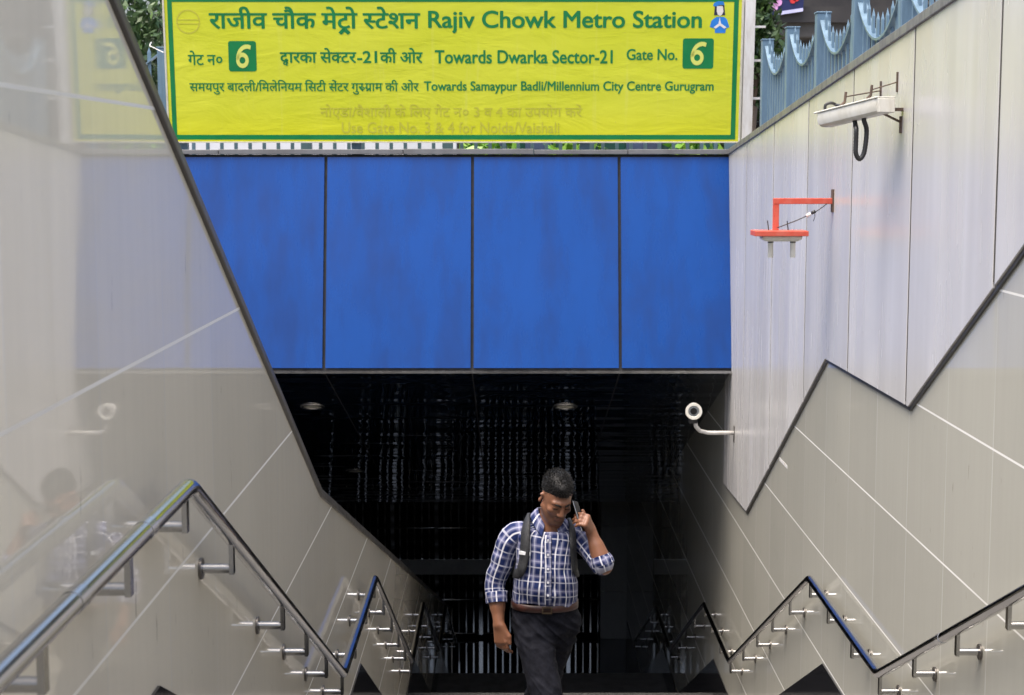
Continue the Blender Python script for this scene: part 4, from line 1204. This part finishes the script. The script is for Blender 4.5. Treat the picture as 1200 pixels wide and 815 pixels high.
# trousers
M['trousers'] = simple('charcoal_trousers', (.0085, .0092, .0135), .85, var=.3, scale=40, spec=.1)
tr = SDF((-.26, -.42, -.08), (.26, .46, 1.18), .0055)
tr.ell((-.004, .005, 1.08), (.157, .116, .13), .02); tr.ell((-.004, .02, .99), (.154, .118, .10), .04)
def leg(hip, kn, an, r0, r1, r2):
    tr.cone(hip, kn, r0, r1, .03); tr.cone(kn, an, r1, r2, .03)
leg(HIP_R, KN_R, AN_R, .090, .070, .058); leg(HIP_L, KN_L, AN_L, .086, .068, .056)
sl, (X, Y, Z) = tr.win((-.3, -.5, -.1), (.3, .5, 1.2))
tr.f = np.maximum(tr.f, (Z-1.121).astype(np.float32))
TV, TF = tr.mesh()
def crease(p):
    v = Vector(p); a = 1-abs(noise.noise(Vector((v.x*9+3, v.y*7, v.z*15+v.x*12)))*2)
    near = math.exp(-((v.z-.97)/.07)**2)+math.exp(-((v.z-.60)/.1)**2)*.8+.35
    b = 1-abs(noise.noise(Vector((v.x*5+9, v.y*5, v.z*24+v.x*22))))*2.2
    return .011*(a-.5)*near+.008*(max(0, b)**2-.3)*near+.004*noise.noise(v*22)
trs = np_mesh('trousers', TV, TF, M['trousers'], man, 3)
nn = [v.normal.copy() for v in trs.data.vertices]
for v, nrm in zip(trs.data.vertices, nn): v.co += nrm*crease(v.co)
# belt
M['belt'] = simple('brown_leather_belt', (.035, .011, .008), .4, var=.5, scale=20)
rings, uvs = [], []
for z, o in ((1.085, .0), (1.087, .005), (1.119, .005), (1.121, 0)):
    r_, u_ = [], []
    for j in range(48):
        th = 2*math.pi*j/48; c_, s_ = math.cos(th), math.sin(th)
        r_.append(Vector((-.005+(.158+o)*math.copysign(abs(c_)**.9, c_), .004+(.118+o)*math.copysign(abs(s_)**.9, s_), z-.02*0))); u_.append((0, 0))
    rings.append(r_); uvs.append(u_+[u_[0]])
loft('belt', rings, uvs, M['belt'], trs, sub=0)
M['bronze'] = simple('dark_bronze', (.10, .075, .05), .35, .8)
bu = MB()
for a_ in ((-.022, .022, .0, .004), ): 
    bu.box(-.02, .028, -.131, -.123, 1.085, 1.090); bu.box(-.02, .028, -.131, -.123, 1.113, 1.118); bu.box(-.02, -.014, -.131, -.123, 1.090, 1.113); bu.box(.022, .028, -.131, -.123, 1.090, 1.113)
mpart(bu, 'buckle', M['bronze'], trs)
# shoes
M['shoe'] = simple('black_shoe', (.015, .014, .014), .3)
for an, heel, toe in ((AN_R, (.03, -.135, .045), (.035, -.33, .038)), (AN_L, (-.085, .36, -.02), (-.08, .20, -.10))):
    g_ = SDF((-.16, -.42, -.16), (.14, .46, .2), .006)
    g_.cone(heel, toe, .038, .034, .02); g_.cone(an, heel, .043, .04, .03); g_.cone(lerp(an, heel, .3), lerp(heel, toe, .55), .04, .034, .03)
    sl, (X, Y, Z) = g_.win((-.3, -.5, -.2), (.3, .5, .3))
    bot = np.float32(.004) if heel[2] > 0 else np.float32(-.1425)
    g_.f = np.maximum(g_.f, (bot-Z).astype(np.float32))
    sv, sf = g_.mesh(); np_mesh('shoe', sv, sf, M['shoe'], man, 2)

# ------------------------------------------------------------ backpack and phone
M['strap'] = simple('charcoal_webbing', (.011, .012, .014), .65, var=.25, scale=50, bump=.3, bscale=300)
M['pack'] = simple('black_backpack_cloth', (.014, .014, .016), .7, var=.3)
M['stripe'] = simple('reflective_stripe', (.70, .71, .72), .4)
bp = thing('backpack', 'dark grey backpack worn by the man, straps over both shoulders', 'backpack', (MX, MY+.13, MZ+1.1))
Moff = Vector((MX, MY, MZ))
pk_ = SDF((-.2, .08, 1.0), (.22, .36, 1.56), .008)
pk_.ell((.01, .20, 1.22), (.15, .09, .21), .02); pk_.ell((.01, .19, 1.36), (.13, .08, .14), .04); pk_.ell((.01, .25, 1.15), (.11, .06, .10), .02)
pv, pf = pk_.mesh(); po_ = np_mesh('pack', pv+np.array(Moff), pf, M['pack'], bp, 3); po_.matrix_parent_inverse = Matrix.Translation(-Vector(bp.location))
def strap(line, wd, lab=None):
    P = smooth_path([Vector(p) for p in line], 8); K = len(P); m = MB(); vs = []
    for i in range(K):
        t = (P[min(K-1, i+1)]-P[max(0, i-1)]).normalized()
        c = Vector((.012, .01, P[i].z-.05)); out = (P[i]-c); out = (out-t*out.dot(t)).normalized(); sd_ = t.cross(out)
        w_ = wd*(1 if i < K*.75 else 1-.5*(i-K*.75)/(K*.25))
        for a, b in ((-1, 0), (-.8, .009), (.8, .009), (1, 0), (.8, -.004), (-.8, -.004)): vs.append(Moff+P[i]+sd_*(a*w_/2)+out*b)
    m.add(vs, [(6*i+j, 6*i+(j+1) % 6, 6*i+6+(j+1) % 6, 6*i+6+j) for i in range(K-1) for j in range(6)])
    o = m.build('strap', M['strap'], bp, smooth=True)
    return o, P
def fr_(x, z, o=.012): p = front(x, z, o); return (p.x, p.y, p.z)
sA, PA = strap([(-.085, .12, 1.46), (-.088, .06, 1.505), (-.092, .005, 1.516), (-.094, -.055, 1.498), fr_(-.098, 1.45, .016), fr_(-.100, 1.40, .015), fr_(-.106, 1.34, .014), fr_(-.124, 1.285, .012), (-.150, -.01, 1.25), (-.12, .12, 1.21)], .060)
sB, PB = strap([(.112, .12, 1.445), (.117, .06, 1.487), (.121, .005, 1.497), (.123, -.05, 1.480), fr_(.126, 1.43, .016), fr_(.128, 1.39, .015), fr_(.131, 1.34, .014), fr_(.138, 1.285, .012), (.150, -.01, 1.25), (.12, .12, 1.21)], .044)
pS = front(-.103, 1.372, .026)+Moff
MB().box(pS.x-.027, pS.x+.027, pS.y-.004, pS.y+.004, pS.z-.008, pS.z+.008, Matrix.Translation(pS) @ Matrix.Rotation(R(6), 4, 'Y') @ Matrix.Rotation(R(-14), 4, 'Z') @ Matrix.Translation(-pS)).build('reflective_stripe', M['stripe'], sA)
M['phone_black'] = simple('phone_black', (.006, .006, .007), .5, spec=.25)
ph = thing('mobile_phone', 'black mobile phone held against the left ear of the man', 'phone', tuple(Moff+Vector((.15, -.10, 1.53))))
top_, bot_ = Vector((.137, -.085, 1.618)), Vector((.178, -.135, 1.490))
ax_ = (top_-bot_).normalized(); nrm = Vector((.92, -.28, .2)); nrm = (nrm-ax_*nrm.dot(ax_)).normalized(); sd = ax_.cross(nrm)
PM = Matrix((( sd.x, ax_.x, nrm.x, 0), (sd.y, ax_.y, nrm.y, 0), (sd.z, ax_.z, nrm.z, 0), (0, 0, 0, 1)))
PM = Matrix.Translation(Moff+(top_+bot_)/2) @ PM
MB().box(-.036, .036, -.074, .074, -.004, .004, PM).build('body', M['phone_black'], ph, bevel=.003)
MB().box(-.0368, .0368, -.0748, .0748, -.0018, .0018, PM).build('edge_band', M['steel_dull'], ph, bevel=.001)
MB().box(-.033, .033, -.070, .070, -.0052, -.0042, PM).build('screen', M['glass_dark'], ph)
